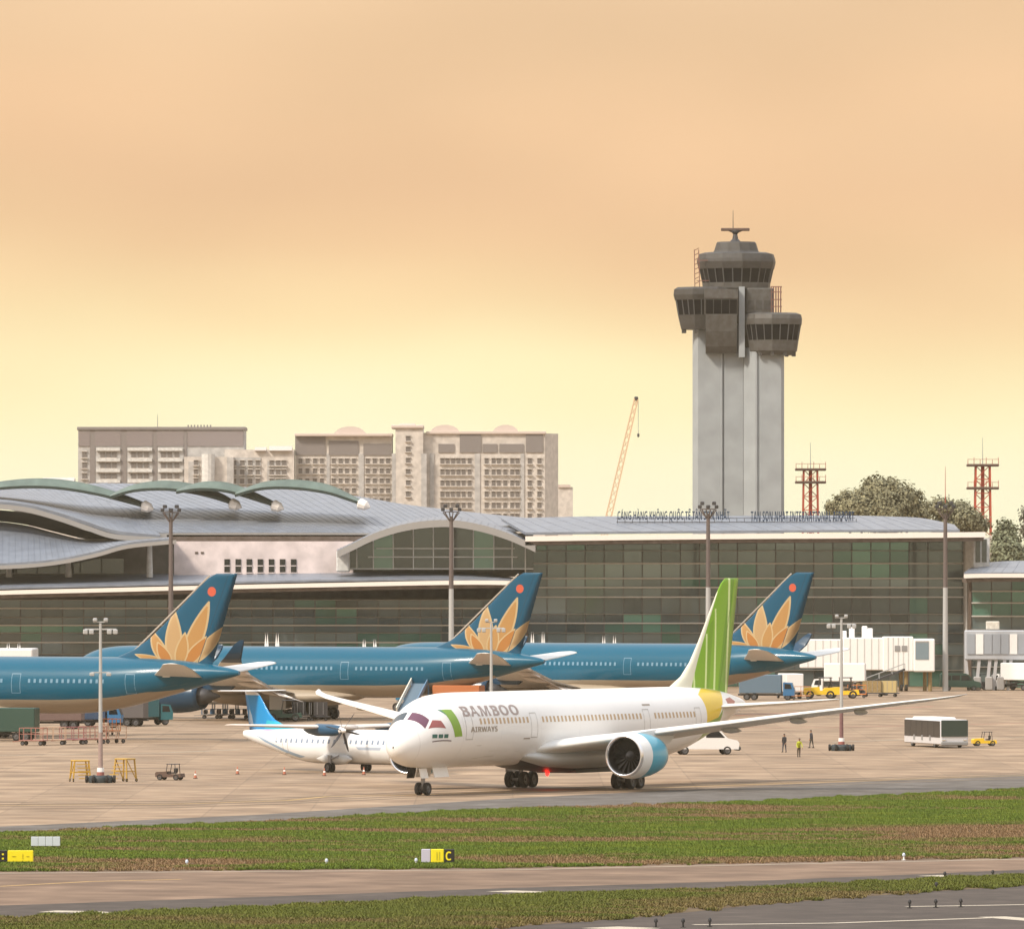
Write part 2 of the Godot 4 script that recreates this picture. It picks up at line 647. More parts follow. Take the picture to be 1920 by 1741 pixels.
# worn reddish earth along the middle of the verge, wider towards the right
func bare(p, n):
	var a = gnd(960, 1576)
	var b = gnd(2100, 1556)
	var t = (p.x - a.x) / (b.x - a.x)
	if t < -0.3:
		return 0.0
	var mid = lerp(a.z, b.z, t)
	var w = lerp(9.0, 26.0, clamp(t, 0.0, 1.0))
	return 1.5 * smoothstep(1.0, 0.35, abs(p.y - mid) / w + n * 0.9) * smoothstep(-0.3, 0.25, t)

func make_grass():
	var r = RandomNumberGenerator.new()
	r.seed = 77
	var st = mk()
	for k in 7:
		var t = TAU * k / 7 + r.randf()
		var o = Vector3(cos(t), 0, sin(t)) * r.randf() * 0.12
		var lean = Vector3(cos(t + 0.6), 0, sin(t + 0.6)) * (0.05 + r.randf() * 0.12)
		var w = Vector3(-sin(t), 0, cos(t)) * 0.035
		var h = 0.13 + r.randf() * 0.16
		var mid = o + lean * 0.4 + Vector3(0, h * 0.6, 0)
		quad(st, o - w, mid - w * 0.8, mid + w * 0.8, o + w)
		tri(st, mid - w * 0.8, o + lean + Vector3(0, h, 0), mid + w * 0.8)
	var tuft = done(st)
	var gm = StandardMaterial3D.new()
	gm.vertex_color_use_as_albedo = true
	gm.roughness = 0.85
	gm.backlight_enabled = true
	gm.backlight = Color(0.2, 0.25, 0.08)
	var nz = FastNoiseLite.new()
	nz.seed = 9
	nz.frequency = 0.045
	nz.fractal_octaves = 4
	var fine = FastNoiseLite.new()
	fine.seed = 4
	fine.frequency = 0.35
	for job in [[M.grass_poly, 170000, "grass", "green and brown patchy grass on the verge between taxiways", 0.0], [M.strip_poly, 60000, "grass_strip", "dark olive grass strip along the runway edge", 0.6]]:
		var poly = PackedVector2Array()
		var lo = Vector2(1e9, 1e9)
		var hi = Vector2(-1e9, -1e9)
		for p in job[0]:
			var v = Vector2(p.x, p.z)
			poly.append(v)
			lo = lo.min(v)
			hi = hi.max(v)
		lo.x = max(lo.x, -44.0)
		hi.x = min(hi.x, 52.0)
		var xf = []
		var cs = []
		var tries = 0
		while xf.size() < job[1] and tries < 2500000:
			tries += 1
			var p = Vector2(r.randf_range(lo.x, hi.x), r.randf_range(lo.y, hi.y))
			if abs(p.x) > -p.y * 0.0615 + 2.0 or not inside(p + Vector2(fine.get_noise_2d(p.x * 2.0, 50.0), fine.get_noise_2d(p.x * 1.2, 90.0)) * 2.6, poly):
				continue
			# long dry swathes lie along the taxiway: noise stretched sideways
			var a = nz.get_noise_2d(p.x * 0.55, p.y * 0.9)
			var b = fine.get_noise_2d(p.x * 0.3, p.y * 0.8)
			var dry = clamp((a + b * 0.5 - 0.02) * 3.0 + 0.12 + (bare(p, a + b * 0.4) if job[4] == 0.0 else 0.0), 0.0, 1.0)
			if r.randf() < dry * 0.72:
				continue
			var s = 0.65 + r.randf() * 0.7 - dry * 0.25
			xf.append(Transform3D(Basis(Vector3.UP, r.randf() * TAU).scaled(Vector3(1.0, s * 0.75, 1.0)), Vector3(p.x, 0.006, p.y)))
			var c = Color(0.090, 0.140, 0.006).lerp(Color(0.22, 0.135, 0.065), dry)
			c = c.lerp(Color(0.165, 0.20, 0.010), clamp(b * 1.6 + 0.25, 0.0, 1.0) * 0.7 * (1.0 - dry))
			c = c.lerp(Color(0.10, 0.095, 0.012), job[4])
			var j = 0.88 + r.randf() * 0.3
			cs.append(Color(c.r * j, c.g * j, c.b * j))
		var mm = MultiMesh.new()
		mm.transform_format = MultiMesh.TRANSFORM_3D
		mm.use_colors = true
		mm.mesh = tuft
		mm.instance_count = xf.size()
		for i in xf.size():
			mm.set_instance_transform(i, xf[i])
			mm.set_instance_color(i, cs[i])
		var o = MultiMeshInstance3D.new()
		o.name = numbered(job[2])
		o.multimesh = mm
		o.material_override = gm
		add_child(o, true)
		tag(o, job[3], "grass")
		o.set_meta("kind", "stuff")

# ---------------------------------------------------------------- terminal
# rows of glass panes set in a frame between x0 and x1 at depth z; ys run upwards
func facade(parent, x0, x1, ys, z, cols, sd, bright_rows = []):
	var r = RandomNumberGenerator.new()
	r.seed = sd
	var w = (x1 - x0) / cols
	var frame = mk()
	for i in cols + 1:
		box(frame, Vector3(x0 + i * w, (ys[0] + ys[-1]) * 0.5, z - 0.08), Vector3(0.16, ys[-1] - ys[0], 0.26))
	part("window_frame", done(frame), M.mullion, parent)
	var nz = FastNoiseLite.new()
	nz.seed = sd
	nz.frequency = 0.16
	for j in ys.size() - 1:
		var h = ys[j + 1] - ys[j]
		var bm = bmesh_box(Vector3(w - 0.17, h - 0.12, 0.06))
		for i in cols:
			var v = nz.get_noise_2d(i * 0.55, j * 2.2) * 4.6 + 2.3 + r.randf_range(-0.55, 0.55)
			var gr = nz.get_noise_2d(i * 0.8 + 70.0, j * 1.1 + 9.0)
			var m = M.tints[int(clamp(v, 0.0, 5.0))]
			if gr > 0.25:
				m = M.greens[0 if gr < 0.38 else 1]
			part("window_pane", bm, m, parent, Vector3(x0 + (i + 0.5) * w, ys[j] + h * 0.5, z))
		var st = mk()
		var tall = 0.22 if j in bright_rows else 0.10
		rbox(st, Vector3((x0 + x1) * 0.5, ys[j + 1], z + 0.32), Vector3(x1 - x0, tall, 0.5), 0.04)
		part("sun_louvre", done(st), M.louvre if j in bright_rows else M.slab, parent)
	# floors and rooms behind the glass
	var inner = mk()
	box(inner, Vector3((x0 + x1) * 0.5, (ys[0] + ys[-1]) * 0.5, z - 9.0), Vector3(x1 - x0, ys[-1] - ys[0], 0.4))
	part("inner_wall", done(inner), M.interior, parent)
	for k in range(1, 4):
		var fl = mk()
		box(fl, Vector3((x0 + x1) * 0.5, ys[0] + (ys[-1] - ys[0]) * k / 4.0, z - 4.6), Vector3(x1 - x0, 0.4, 8.2))
		part("floor_slab", done(fl), M.slab, parent)
	for k in range(0, cols, 4):
		var co = mk()
		tube(co, Vector3(x0 + (k + 1.5) * w, ys[0], z - 2.0), Vector3(x0 + (k + 1.5) * w, ys[-1], z - 2.0), 0.4, 0.4, 10)
		part("column", done(co), M.slab, parent)
	for s in [x0 - 0.2, x1 + 0.2]:
		var sw = mk()
		box(sw, Vector3(s, (ys[0] + ys[-1]) * 0.5, z - 4.5), Vector3(0.3, ys[-1] - ys[0], 9.4))
		part("side_wall", done(sw), M.soffit, parent)

func ty(py, d):
	return HC - (py - HY) * d / F

func tx(px, d):
	return (px - 960.0) * d / F

func ribs(parent, front, back, m, every = 2):
	var st = mk()
	for i in range(0, front.size(), every):
		bar(st, front[i] + Vector3(0, 0.02, 0), back[i] + Vector3(0, 0.02, 0), 0.06, 0.06)
	return part("roof_seam", done(st), m, parent)

func roof_part(parent, called, kf, df, kb, db, thick, m, steps = 6, seams = true):
	var a = row(kf, df, steps)
	var b = row(kb, db, steps)
	var st = mk()
	ruled(st, a, b, thick)
	var o = part(called, done(st), m, parent)
	if seams:
		ribs(o, a, b, M.roof, 1)
	return o

func fascia(parent, knots, d, h, deep, m, called = "fascia"):
	var a = row(knots, d, 6)
	var b = []
	for p in a:
		b.append(p + Vector3(0, 0, -deep))
	var st = mk()
	ruled(st, a, b, h)
	return part(called, done(st), m, parent)

func make_terminal():
	# low gate concourse along the apron
	var g = thing("gate_concourse", "long low glass gate concourse with pale edged grey roof behind the lotus tails", "terminal")
	var edge = [[-120, 1113], [0, 1107], [200, 1102], [400, 1097], [640, 1092], [860, 1088], [985, 1089]]
	roof_part(g, "roof", [[-120, 1107], [0, 1101], [200, 1096], [400, 1091], [640, 1086], [860, 1084], [985, 1087]], 1327.0, [[-120, 1080], [0, 1077], [200, 1074], [400, 1073], [640, 1070], [860, 1070], [985, 1086]], 1352.0, 0.3, M.roof)
	fascia(g, edge, 1326.0, 0.62, 0.5, M.fascia)
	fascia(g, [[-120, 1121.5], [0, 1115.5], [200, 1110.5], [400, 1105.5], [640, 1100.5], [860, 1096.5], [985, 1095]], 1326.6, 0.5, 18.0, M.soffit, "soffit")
	var ys = []
	for py in [1287.5, 1254, 1226, 1204, 1186, 1172, 1157, 1140, 1124]:
		ys.append(ty(py, 1341.0))
	facade(g, tx(-120, 1341), tx(985, 1341), ys, -1341.0, 28, 5, [2, 4, 6])

	# main hall: wave roofs, skylights, blank pink wall, arched window
	var t = thing("terminal_hall", "large terminal hall with wavy grey roofs, green skylights and a pale pink wall", "terminal")
	roof_part(t, "wave_roof", [[215, 1003], [300, 998], [420, 998], [560, 998], [640, 998], [760, 1000], [880, 996], [1000, 990]], 1350.0,
		[[-60, 930], [60, 914], [180, 906], [320, 908], [480, 914], [640, 926], [780, 948], [1000, 972]], 1412.0, 0.4, M.roof, 8)
	roof_part(t, "wave_roof", [[-160, 935], [-40, 938], [40, 944], [100, 958], [160, 977], [215, 994], [300, 1003]], 1346.0,
		[[-260, 915], [-160, 912], [-60, 918], [0, 916], [60, 912], [120, 908], [200, 905]], 1416.0, 0.5, M.roof, 6)
	fascia(t, [[-160, 941], [-40, 943], [40, 949], [100, 964], [160, 984], [215, 1001], [300, 1007]], 1344.5, 0.75, 1.2, M.rim_grey, "roof_rim")
	fascia(t, [[215, 1004], [300, 1000], [420, 999], [560, 999], [700, 999]], 1349.0, 0.5, 1.2, M.rim_grey, "roof_rim")
	# dark sheet standing in for the shadow under the left rim
	var c = mk()
	var up = row([[-160, 952], [-40, 954], [40, 960], [100, 974], [160, 994], [215, 1008]], 1352.0)
	var dn = row([[-160, 975], [-40, 975], [40, 982], [100, 996], [160, 1010], [215, 1014]], 1352.5)
	skin(c, [dn, up], false)
	part("rim_shadow", done(c), M.dark_glass, t)
	# dish roof that swoops down below it
	roof_part(t, "dish_roof", [[-160, 1052], [-40, 1056], [40, 1054], [110, 1047], [180, 1033], [240, 1017], [320, 1009]], 1331.0,
		[[-160, 972], [-40, 975], [40, 983], [100, 998], [160, 1012], [215, 1013], [320, 1006]], 1351.0, 0.45, M.roof, 6)
	fascia(t, [[-160, 1056], [-40, 1060], [40, 1058], [110, 1051], [180, 1037], [240, 1021], [330, 1012]], 1330.4, 0.55, 0.6, M.rim_grey, "roof_rim")
	# storey under the dish roof
	var w = mk()
	var x0 = tx(-160, 1349)
	var x1 = tx(332, 1349)
	box(w, Vector3((x0 + x1) * 0.5, (ty(1076, 1349) + ty(1016, 1349)) * 0.5, -1349.5), Vector3(x1 - x0, ty(1010, 1349) - ty(1082, 1349), 0.4))
	part("back_wall", done(w), M.interior, t)
	for px in [-80, 17, 128, 280]:
		var cs = mk()
		tube(cs, Vector3(tx(px, 1340), ty(1082, 1340), -1340), Vector3(tx(px, 1340), ty(1050 if px < 200 else 1016, 1340), -1340), 0.5, 0.38, 10)
		part("column", done(cs), M.white_wall, t)
	for i in 9:
		var pn = bmesh_box(Vector3(3.4, ty(1046, 1344) - ty(1074, 1344), 0.1))
		part("window_pane", pn, M.pane_c, t, Vector3(tx(-110 + i * 40, 1344), ty(1061, 1344), -1344))
	# pink wall with seven slot windows
	var wall_l = tx(326, 1346)
	var wall_r = tx(662, 1346)
	var pw = mk()
	box(pw, Vector3((wall_l + wall_r) * 0.5, (ty(1019, 1346) + ty(1080, 1346)) * 0.5, -1346.5), Vector3(wall_r - wall_l, ty(1014, 1346) - ty(1084, 1346), 0.8))
	part("pink_wall", done(pw), M.pink_wall, t)
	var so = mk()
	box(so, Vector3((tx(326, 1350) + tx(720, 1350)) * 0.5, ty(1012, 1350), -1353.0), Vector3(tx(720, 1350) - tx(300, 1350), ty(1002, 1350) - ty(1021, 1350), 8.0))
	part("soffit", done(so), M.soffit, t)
	for i in 7:
		var px = 425.5 + i * 20.8
		var ww = part("window", bmesh_box(Vector3(0.82, 2.0, 0.12)), M.dark_glass, t, Vector3(tx(px, 1346), ty(1060.5, 1346), -1346.04))
		var tr = mk()
		box(tr, Vector3(0, 0, 0.08), Vector3(0.86, 0.13, 0.08))
		box(tr, Vector3(0, -1.04, 0.08), Vector3(1.0, 0.12, 0.2))
		part("sill", done(tr), M.pink_wall, ww)
	for px in [368, 379]:
		part("vent", bmesh_box(Vector3(0.45, 0.3, 0.1)), M.soffit, t, Vector3(tx(px, 1346), ty(1036, 1346), -1346.05))
	# arched vault
	var arch = [[632, 1032], [660, 1019], [700, 1000], [750, 984], [800, 976], [850, 975], [900, 983], [950, 998], [985, 1013], [1004, 1022]]
	var arch_back = []
	for k in arch:
		arch_back.append([k[0] + 4, k[1] - 6])
	roof_part(t, "vault_roof", arch, 1332.0, arch_back, 1362.0, 0.75, M.roof, 4)
	fascia(t, arch, 1331.4, 1.05, 0.6, M.rim_grey, "vault_rim")
	var av = row(arch, 1338.0, 4)
	var base_y = ty(1068, 1338)
	var vf = mk()
	for i in range(2, av.size() - 3, 3):
		var j = min(i + 3, av.size() - 2)
		var ps = mk()
		var a = av[i] + Vector3(0, -1.0, 0)
		var b = av[j] + Vector3(0, -1.0, 0)
		var by0 = base_y if a.x < 1.0 else base_y - 1.5
		if a.y > by0 + 0.3:
			quad(ps, Vector3(a.x + 0.06, by0, -1338), Vector3(a.x + 0.06, a.y, -1338), Vector3(b.x - 0.06, b.y, -1338), Vector3(b.x - 0.06, by0, -1338))
			quad(ps, Vector3(a.x + 0.06, by0, -1338.08), Vector3(b.x - 0.06, by0, -1338.08), Vector3(b.x - 0.06, b.y, -1338.08), Vector3(a.x + 0.06, a.y, -1338.08))
			part("arch_pane", done(ps), [M.pane_c, M.pane_a, M.pane_b, M.pane_c, M.pane_a][(i / 3) % 5], t)
			box(vf, Vector3(a.x, (a.y + by0) * 0.5, -1337.95), Vector3(0.16, a.y - by0, 0.3))
	for k in [[1044, 690, 970], [1028, 705, 965], [1066, 650, 1000]]:
		box(vf, Vector3((tx(k[1], 1338) + tx(k[2], 1338)) * 0.5, ty(k[0], 1338), -1337.8), Vector3(tx(k[2], 1338) - tx(k[1], 1338), 0.16, 0.3))
	part("arch_frame", done(vf), M.louvre, t)
	var ab = mk()
	box(ab, Vector3((tx(640, 1350) + tx(1000, 1350)) * 0.5, ty(1040, 1350), -1350), Vector3(tx(1000, 1350) - tx(640, 1350), 6.5, 0.4))
	part("inner_wall", done(ab), M.interior, t)
	var ac = mk()
	rbox(ac, Vector3(tx(643, 1336), ty(1052, 1336), -1337), Vector3(2.0, 3.2, 3.0), 0.2)
	part("arch_footing", done(ac), M.white_wall, t)
	# green glazed skylights lying over the roof
	var sk = [[[-120, 934], [-40, 919], [40, 912], [110, 914], [180, 925], [240, 940], [278, 950]],
		[[205, 932], [250, 919], [310, 916], [370, 924], [415, 936], [443, 946]],
		[[330, 922], [375, 916], [425, 920], [475, 934], [522, 949]],
		[[440, 928], [490, 915], [550, 914], [610, 922], [650, 934], [684, 946]]]
	for si in sk.size():
		var k = sk[si]
		var d = 1366.0 - si * 2.0
		var a = row(k, d, 5)
		var n = a.size()
		var top = []
		var back = []
		for i in n:
			var u = float(i) / (n - 1)
			var hgt = sin(PI * clamp(u * 0.9 + 0.05, 0, 1)) * 1.15 + 0.15
			top.append(a[i] + Vector3(0, hgt, -1.2))
			back.append(a[i] + Vector3(0, hgt * 0.7, -14.0))
		var s1 = mk()
		s1.set_smooth_group(1)
		skin(s1, [a, top, back], false)
		var o = part("skylight", done(s1), M.skylight, t)
		var s2 = mk()
		for i in n - 1:
			bar(s2, a[i] + Vector3(0, -0.1, 0.15), a[i + 1] + Vector3(0, -0.1, 0.15), 0.45, 0.42)
		part("skylight_edge", done(s2), M.skylight_rim, o)
		var s3 = mk()
		var e = a[n - 1]
		lathe(s3, [Vector2(0, 0.2), Vector2(0.5, 0.9), Vector2(1.5, 0.75), Vector2(2.2, 0.1)], e + Vector3(-1.2, 0.35, -0.2), Vector3(0.9, -0.35, 0.25).normalized(), 10)
		part("skylight_cap", done(s3), M.fascia, o)
	# closing body behind the roofs
	var body = mk()
	box(body, Vector3(tx(300, 1390), ty(1180, 1390), -1386), Vector3(tx(1000, 1390) - tx(-300, 1390), ty(1012, 1390), 50))
	part("rear_body", done(body), M.soffit, t)

func make_pier():
	var g = thing("pier_building", "tall glass pier with long white roof edge and rooftop lettering, below the control tower", "terminal")
	var edge = [[985, 1005], [1200, 1002], [1440, 1000], [1640, 999], [1848, 997]]
	var d = 1332.0
	roof_part(g, "roof", [[985, 998], [1200, 996], [1440, 994], [1640, 993], [1800, 993]], d, [[940, 972], [1100, 968], [1360, 967], [1580, 966], [1700, 969]], 1366.0, 0.35, M.roof)
	roof_part(g, "roof_hip", [[1700, 993], [1750, 993], [1800, 994]], d + 0.5, [[1690, 969], [1730, 971], [1790, 983]], 1366.0, 0.3, M.roof, 4, false)
	fascia(g, edge, d - 1.0, 0.78, 0.6, M.fascia)
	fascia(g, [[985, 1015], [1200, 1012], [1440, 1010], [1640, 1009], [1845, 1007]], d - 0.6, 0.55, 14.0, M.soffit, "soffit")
	var ys = []
	for py in [1287, 1256, 1228, 1206, 1186, 1168, 1151, 1119, 1101, 1084, 1056, 1032, 1014]:
		ys.append(ty(py, 1346.0))
	facade(g, tx(990, 1346), tx(1812, 1346), ys, -1346.0, 23, 11, [4, 6, 7, 8, 9])
	var body = mk()
	box(body, Vector3((tx(990, 1372) + tx(1830, 1372)) * 0.5, ty(1150, 1372), -1374), Vector3(tx(1830, 1372) - tx(990, 1372), ty(1012, 1372), 26))
	part("rear_body", done(body), M.soffit, g)
	# white stair core at the end
	var ec = mk()
	prism_y(ec, [[tx(1812, 1338), -1352], [tx(1812, 1338), -1340], [tx(1826, 1338), -1338], [tx(1856, 1338), -1338], [tx(1858, 1338), -1352]], 0.0, ty(1008, 1338))
	part("stair_core", done(ec), M.white_wall, g)
	for i in 2:
		part("slit_window", bmesh_box(Vector3(0.7, 3.4, 0.1)), M.pane_c, g, Vector3(tx(1834 + i * 12, 1338), ty(1032, 1338), -1337.97))
	# lettering stands on the roof edge
	var y1 = ty(978, 1350)
	var sg = thing("rooftop_sign", "row of dark blue rooftop letters on frame above pier roof", "sign")
	var st = mk()
	for px in range(1158, 1610, 14):
		bar(st, Vector3(tx(px, 1350), y1 - 0.9, -1350.4), Vector3(tx(px, 1350), y1 + 0.5, -1350.4), 0.08)
	bar(st, Vector3(tx(1156, 1350), y1 - 0.05, -1350.3), Vector3(tx(1604, 1350), y1 - 0.05, -1350.3), 0.1)
	bar(st, Vector3(tx(1156, 1350), y1 + 0.55, -1350.3), Vector3(tx(1604, 1350), y1 + 0.55, -1350.3), 0.08)
	part("frame", done(st), M.dark_steel, sg)
	var ink = mat(0.012, 0.035, 0.075, 0.5)
	lettering("lettering", "CANG HÀNG KHÔNG QUÔC TÊ TÂN SON NHÂT", tx(1368, 1350) - tx(1158, 1350), 1.95, ink, sg, Vector3(tx(1158, 1350), y1 + 0.02, -1350.2), 0.18)
	# tone marks over the Vietnamese words, and the horn of the O
	var full = "CANG HÀNG KHÔNG QUÔC TÊ TÂN SON NHÂT"
	var wide = text_arrays(full).get_aabb().size.x
	var sx = (tx(1368, 1350) - tx(1158, 1350)) / wide
	for q in [["CA", 0.0], ["CANG HÀNG KHÔNG QUÔ", 0.12], ["CANG HÀNG KHÔNG QUÔC TÊ", 0.12], ["CANG HÀNG KHÔNG QUÔC TÊ TÂN SO", -0.1], ["CANG HÀNG KHÔNG QUÔC TÊ TÂN SON NHÂ", 0.12]]:
		var xm = tx(1158, 1350) + (text_arrays(q[0]).get_aabb().size.x + text_arrays(q[0].substr(0, q[0].length() - 1)).get_aabb().size.x) * 0.5 * sx
		var am = mk()
		var yy = y1 + (1.62 if q[1] >= 0.0 else 1.4)
		bar(am, Vector3(xm + q[1] - 0.05 + (0.42 if q[1] < 0.0 else 0.0), yy, -1350.1), Vector3(xm + q[1] + 0.12 + (0.42 if q[1] < 0.0 else 0.0), yy + 0.28, -1350.1), 0.09)
		part("accent", done(am), ink, sg)
	lettering("lettering", "TAN SON NHAT INTERNATIONAL AIRPORT", tx(1602, 1350) - tx(1408, 1350), 1.55, ink, sg, Vector3(tx(1408, 1350), y1 + 0.05, -1350.2), 0.18)

	# lower wing at the far end
	var l = thing("low_wing_building", "low grey-roofed wing with pale eave at the end of the pier", "terminal")
	roof_part(l, "roof", [[1808, 1074], [1860, 1073], [2000, 1073], [2160, 1074]], 1322.0, [[1830, 1058], [1880, 1052], [2000, 1050], [2160, 1050]], 1350.0, 0.3, M.roof)
	fascia(l, [[1808, 1076], [1860, 1075], [2000, 1075], [2160, 1076]], 1321.0, 0.6, 0.5, M.fascia)
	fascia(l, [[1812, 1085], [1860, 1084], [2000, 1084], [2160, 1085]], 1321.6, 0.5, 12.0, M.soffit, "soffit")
	var y2 = []
	for py in [1289, 1250, 1225, 1205, 1180, 1155, 1130, 1108, 1088]:
		y2.append(ty(py, 1334.0))
	facade(l, tx(1822, 1334), tx(2160, 1334), y2, -1334.0, 9, 23, [4, 5, 6])
	var b2 = mk()
	box(b2, Vector3((tx(1825, 1356) + tx(2160, 1356)) * 0.5, ty(1180, 1356), -1358), Vector3(tx(2160, 1356) - tx(1825, 1356), ty(1068, 1356), 22))
	part("rear_body", done(b2), M.soffit, l)

# ---------------------------------------------------------------- control tower
func ring8(c, r, y, n = 8, rot = 0.3927):
	var out = []
	for k in n:
		var t = TAU * k / n + rot
		out.append(Vector3(c.x + cos(t) * r, y, c.z + sin(t) * r))
	return out

# band of a many-sided cab between two heights and radii
func cab_band(parent, called, c, prof, m, n = 8):
	var st = mk()
	var rings = []
	for p in prof:
		rings.append(ring8(c, p[1], p[0], n))
	skin(st, rings, true, true)
	return part(called, done(st), m, parent)

func cab_windows(parent, c, y0, r0, y1, r1, n = 8, per = 3):
	var lo = ring8(c, r0, y0, n)
	var hi = ring8(c, r1, y1, n)
	var fr = mk()
	for k in n:
		var k2 = (k + 1) % n
		for i in per:
			var a = float(i) / per + 0.03
			var b = float(i + 1) / per - 0.03
			var st = mk()
			var q = [lo[k].lerp(lo[k2], a), hi[k].lerp(hi[k2], a), hi[k].lerp(hi[k2], b), lo[k].lerp(lo[k2], b)]
			var inw = (Vector3(c.x, 0, c.z) - (q[0] + q[2]) * 0.5 * Vector3(1, 0, 1)).normalized() * 0.08
			skin(st, [q, [q[0] + inw, q[1] + inw, q[2] + inw, q[3] + inw]], true, true)
			part("window_pane", done(st), M.cab_glass, parent)
			bar(fr, lo[k].lerp(lo[k2], float(i) / per), hi[k].lerp(hi[k2], float(i) / per), 0.16)
	part("window_frame", done(fr), M.mullion, parent)

func make_tower():
	var d = 1500.0
	var g = thing("control_tower", "tall grey concrete airport control tower with dark stacked cabs and a rooftop radar", "tower")
	var X = func(px): return tx(px, d)
	var Y = func(py): return ty(py, d)
	var zf = -d
	var s1 = mk()
	prism_y(s1, [[X.call(1301), zf - 10], [X.call(1301), zf - 1.6], [X.call(1309), zf], [X.call(1351), zf], [X.call(1351.5), zf + 0.22], [X.call(1354.5), zf + 0.22], [X.call(1354.8), zf - 0.25], [X.call(1357.6), zf - 0.25], [X.call(1358), zf], [X.call(1394), zf], [X.call(1396), zf - 10]], 0.0, Y.call(606))
	part("shaft", done(s1), M.concrete_tower, g)
	var s2 = mk()
	prism_y(s2, [[X.call(1394.5), zf - 11], [X.call(1394.5), zf + 0.3], [X.call(1416), zf + 3.2], [X.call(1419), zf + 3.2], [X.call(1419.5), zf + 2.95], [X.call(1424), zf + 2.95], [X.call(1424.5), zf + 3.2], [X.call(1464), zf + 3.2], [X.call(1470), zf + 1.6], [X.call(1470), zf - 11]], 0.0, Y.call(652))
	part("shaft", done(s2), M.concrete_tower, g)
	var s3 = mk()
	prism_y(s3, [[X.call(1330), zf - 9], [X.call(1330), zf - 2], [X.call(1440), zf - 2], [X.call(1440), zf - 9]], Y.call(668), Y.call(528))
	part("core", done(s3), M.cab_light, g)
	var s4 = mk()
	prism_y(s4, [[X.call(1385), zf + 2.4], [X.call(1385), zf - 2], [X.call(1396), zf - 2], [X.call(1396), zf + 2.4]], Y.call(670), Y.call(538))
	part("pier", done(s4), M.concrete_tower, g)
	# service cab (left), its deep bracket and bay
	var c1 = Vector3(X.call(1322), 0, zf - 2.2)
	var px = d / F
	cab_band(g, "cab_floor", c1, [[Y.call(617), 47 * px], [Y.call(610), 49 * px], [Y.call(590), 54 * px]], M.cab_panel, 8)
	cab_windows(g, c1, Y.call(590), 53 * px, Y.call(562), 58 * px, 8, 3)
	cab_band(g, "cab_core", c1, [[Y.call(592), 50 * px], [Y.call(560), 52 * px]], M.black, 8)
	cab_band(g, "cab_roof", c1, [[Y.call(562), 60 * px], [Y.call(552), 63 * px], [Y.call(542), 62 * px], [Y.call(538), 55 * px]], M.cab_panel, 8)
	for k in 8:
		var bk = mk()
		var t = TAU * k / 8 + 0.39
		box(bk, Vector3(c1.x + cos(t) * 42 * px, Y.call(619), c1.z + sin(t) * 42 * px), Vector3(0.7, 0.8, 0.7))
		part("bracket", done(bk), M.cab_panel, g)
	var bay = mk()
	var b0 = zf + 3.4
	prism_x(bay, [[b0 - 1.9, Y.call(662)], [b0 - 0.9, Y.call(650)], [b0, Y.call(622)], [b0 + 0.5, Y.call(592)], [b0 + 0.5, Y.call(590)], [zf - 4, Y.call(590)], [zf - 4, Y.call(662)]], X.call(1323), X.call(1381))
	part("bay_base", done(bay), M.cab_light, g)
	var bay2 = mk()
	prism_x(bay2, [[b0 + 0.2, Y.call(590)], [b0 + 0.9, Y.call(562)], [b0 + 1.0, Y.call(560)], [b0 + 1.0, Y.call(543)], [zf - 4, Y.call(540)], [zf - 4, Y.call(590)]], X.call(1320), X.call(1383))
	part("bay_front", done(bay2), M.cab_light, g)
	for i in 4:
		var a = Vector3(X.call(1322 + i * 15), 0, 0)
		var wv = mk()
		quad(wv, Vector3(a.x + 0.08, Y.call(589), b0 + 0.32), Vector3(a.x + 0.08, Y.call(563), b0 + 0.98), Vector3(a.x + 1.25, Y.call(563), b0 + 0.98), Vector3(a.x + 1.25, Y.call(589), b0 + 0.32))
		part("window_pane", done(wv), M.cab_glass, g)
	# lower right cab
	var c2 = Vector3(X.call(1450), 0, zf + 1.0)
	cab_band(g, "cab_floor", c2, [[Y.call(666), 38 * px], [Y.call(658), 46 * px], [Y.call(638), 49 * px]], M.cab_light, 10)
	cab_windows(g, c2, Y.call(638), 48 * px, Y.call(609), 53 * px, 10, 2)
	cab_band(g, "cab_core", c2, [[Y.call(640), 45 * px], [Y.call(607), 47 * px]], M.black, 10)
	cab_band(g, "cab_roof", c2, [[Y.call(609), 55 * px], [Y.call(598), 56 * px], [Y.call(590), 54 * px], [Y.call(587), 46 * px]], M.cab_light, 10)
	for k in 10:
		var t = TAU * k / 10 + 0.39
		var bk = mk()
		box(bk, Vector3(c2.x + cos(t) * 40 * px, Y.call(663), c2.z + sin(t) * 40 * px), Vector3(0.6, 0.9, 0.6))
		part("bracket", done(bk), M.cab_panel, g)
	# plant room and red railings between the cabs
	var pr = mk()
	rbox(pr, Vector3(X.call(1425), (Y.call(588) + Y.call(540)) * 0.5, zf - 2.0), Vector3(52 * px, Y.call(540) - Y.call(588), 7.0), 0.2)
	part("plant_room", done(pr), M.cab_light, g)
	for i in 3:
		part("plant_vent", bmesh_box(Vector3(1.0, 1.6, 0.12)), M.cab_panel, g, Vector3(X.call(1408 + i * 15), Y.call(572), zf + 1.5))
	var rl = mk()
	for i in 5:
		for zz in [zf - 1, zf + 2]:
			bar(rl, Vector3(X.call(1446 + i * 4.5), Y.call(588), zz), Vector3(X.call(1446 + i * 4.5), Y.call(537), zz), 0.12)
	for py in [538, 548, 562, 575]:
		bar(rl, Vector3(X.call(1445), Y.call(py), zf + 2), Vector3(X.call(1465), Y.call(py), zf + 2), 0.14)
		bar(rl, Vector3(X.call(1465), Y.call(py), zf + 2), Vector3(X.call(1465), Y.call(py), zf - 1), 0.14)
	part("railing", done(rl), mat(0.20, 0.09, 0.07, 0.6), g)
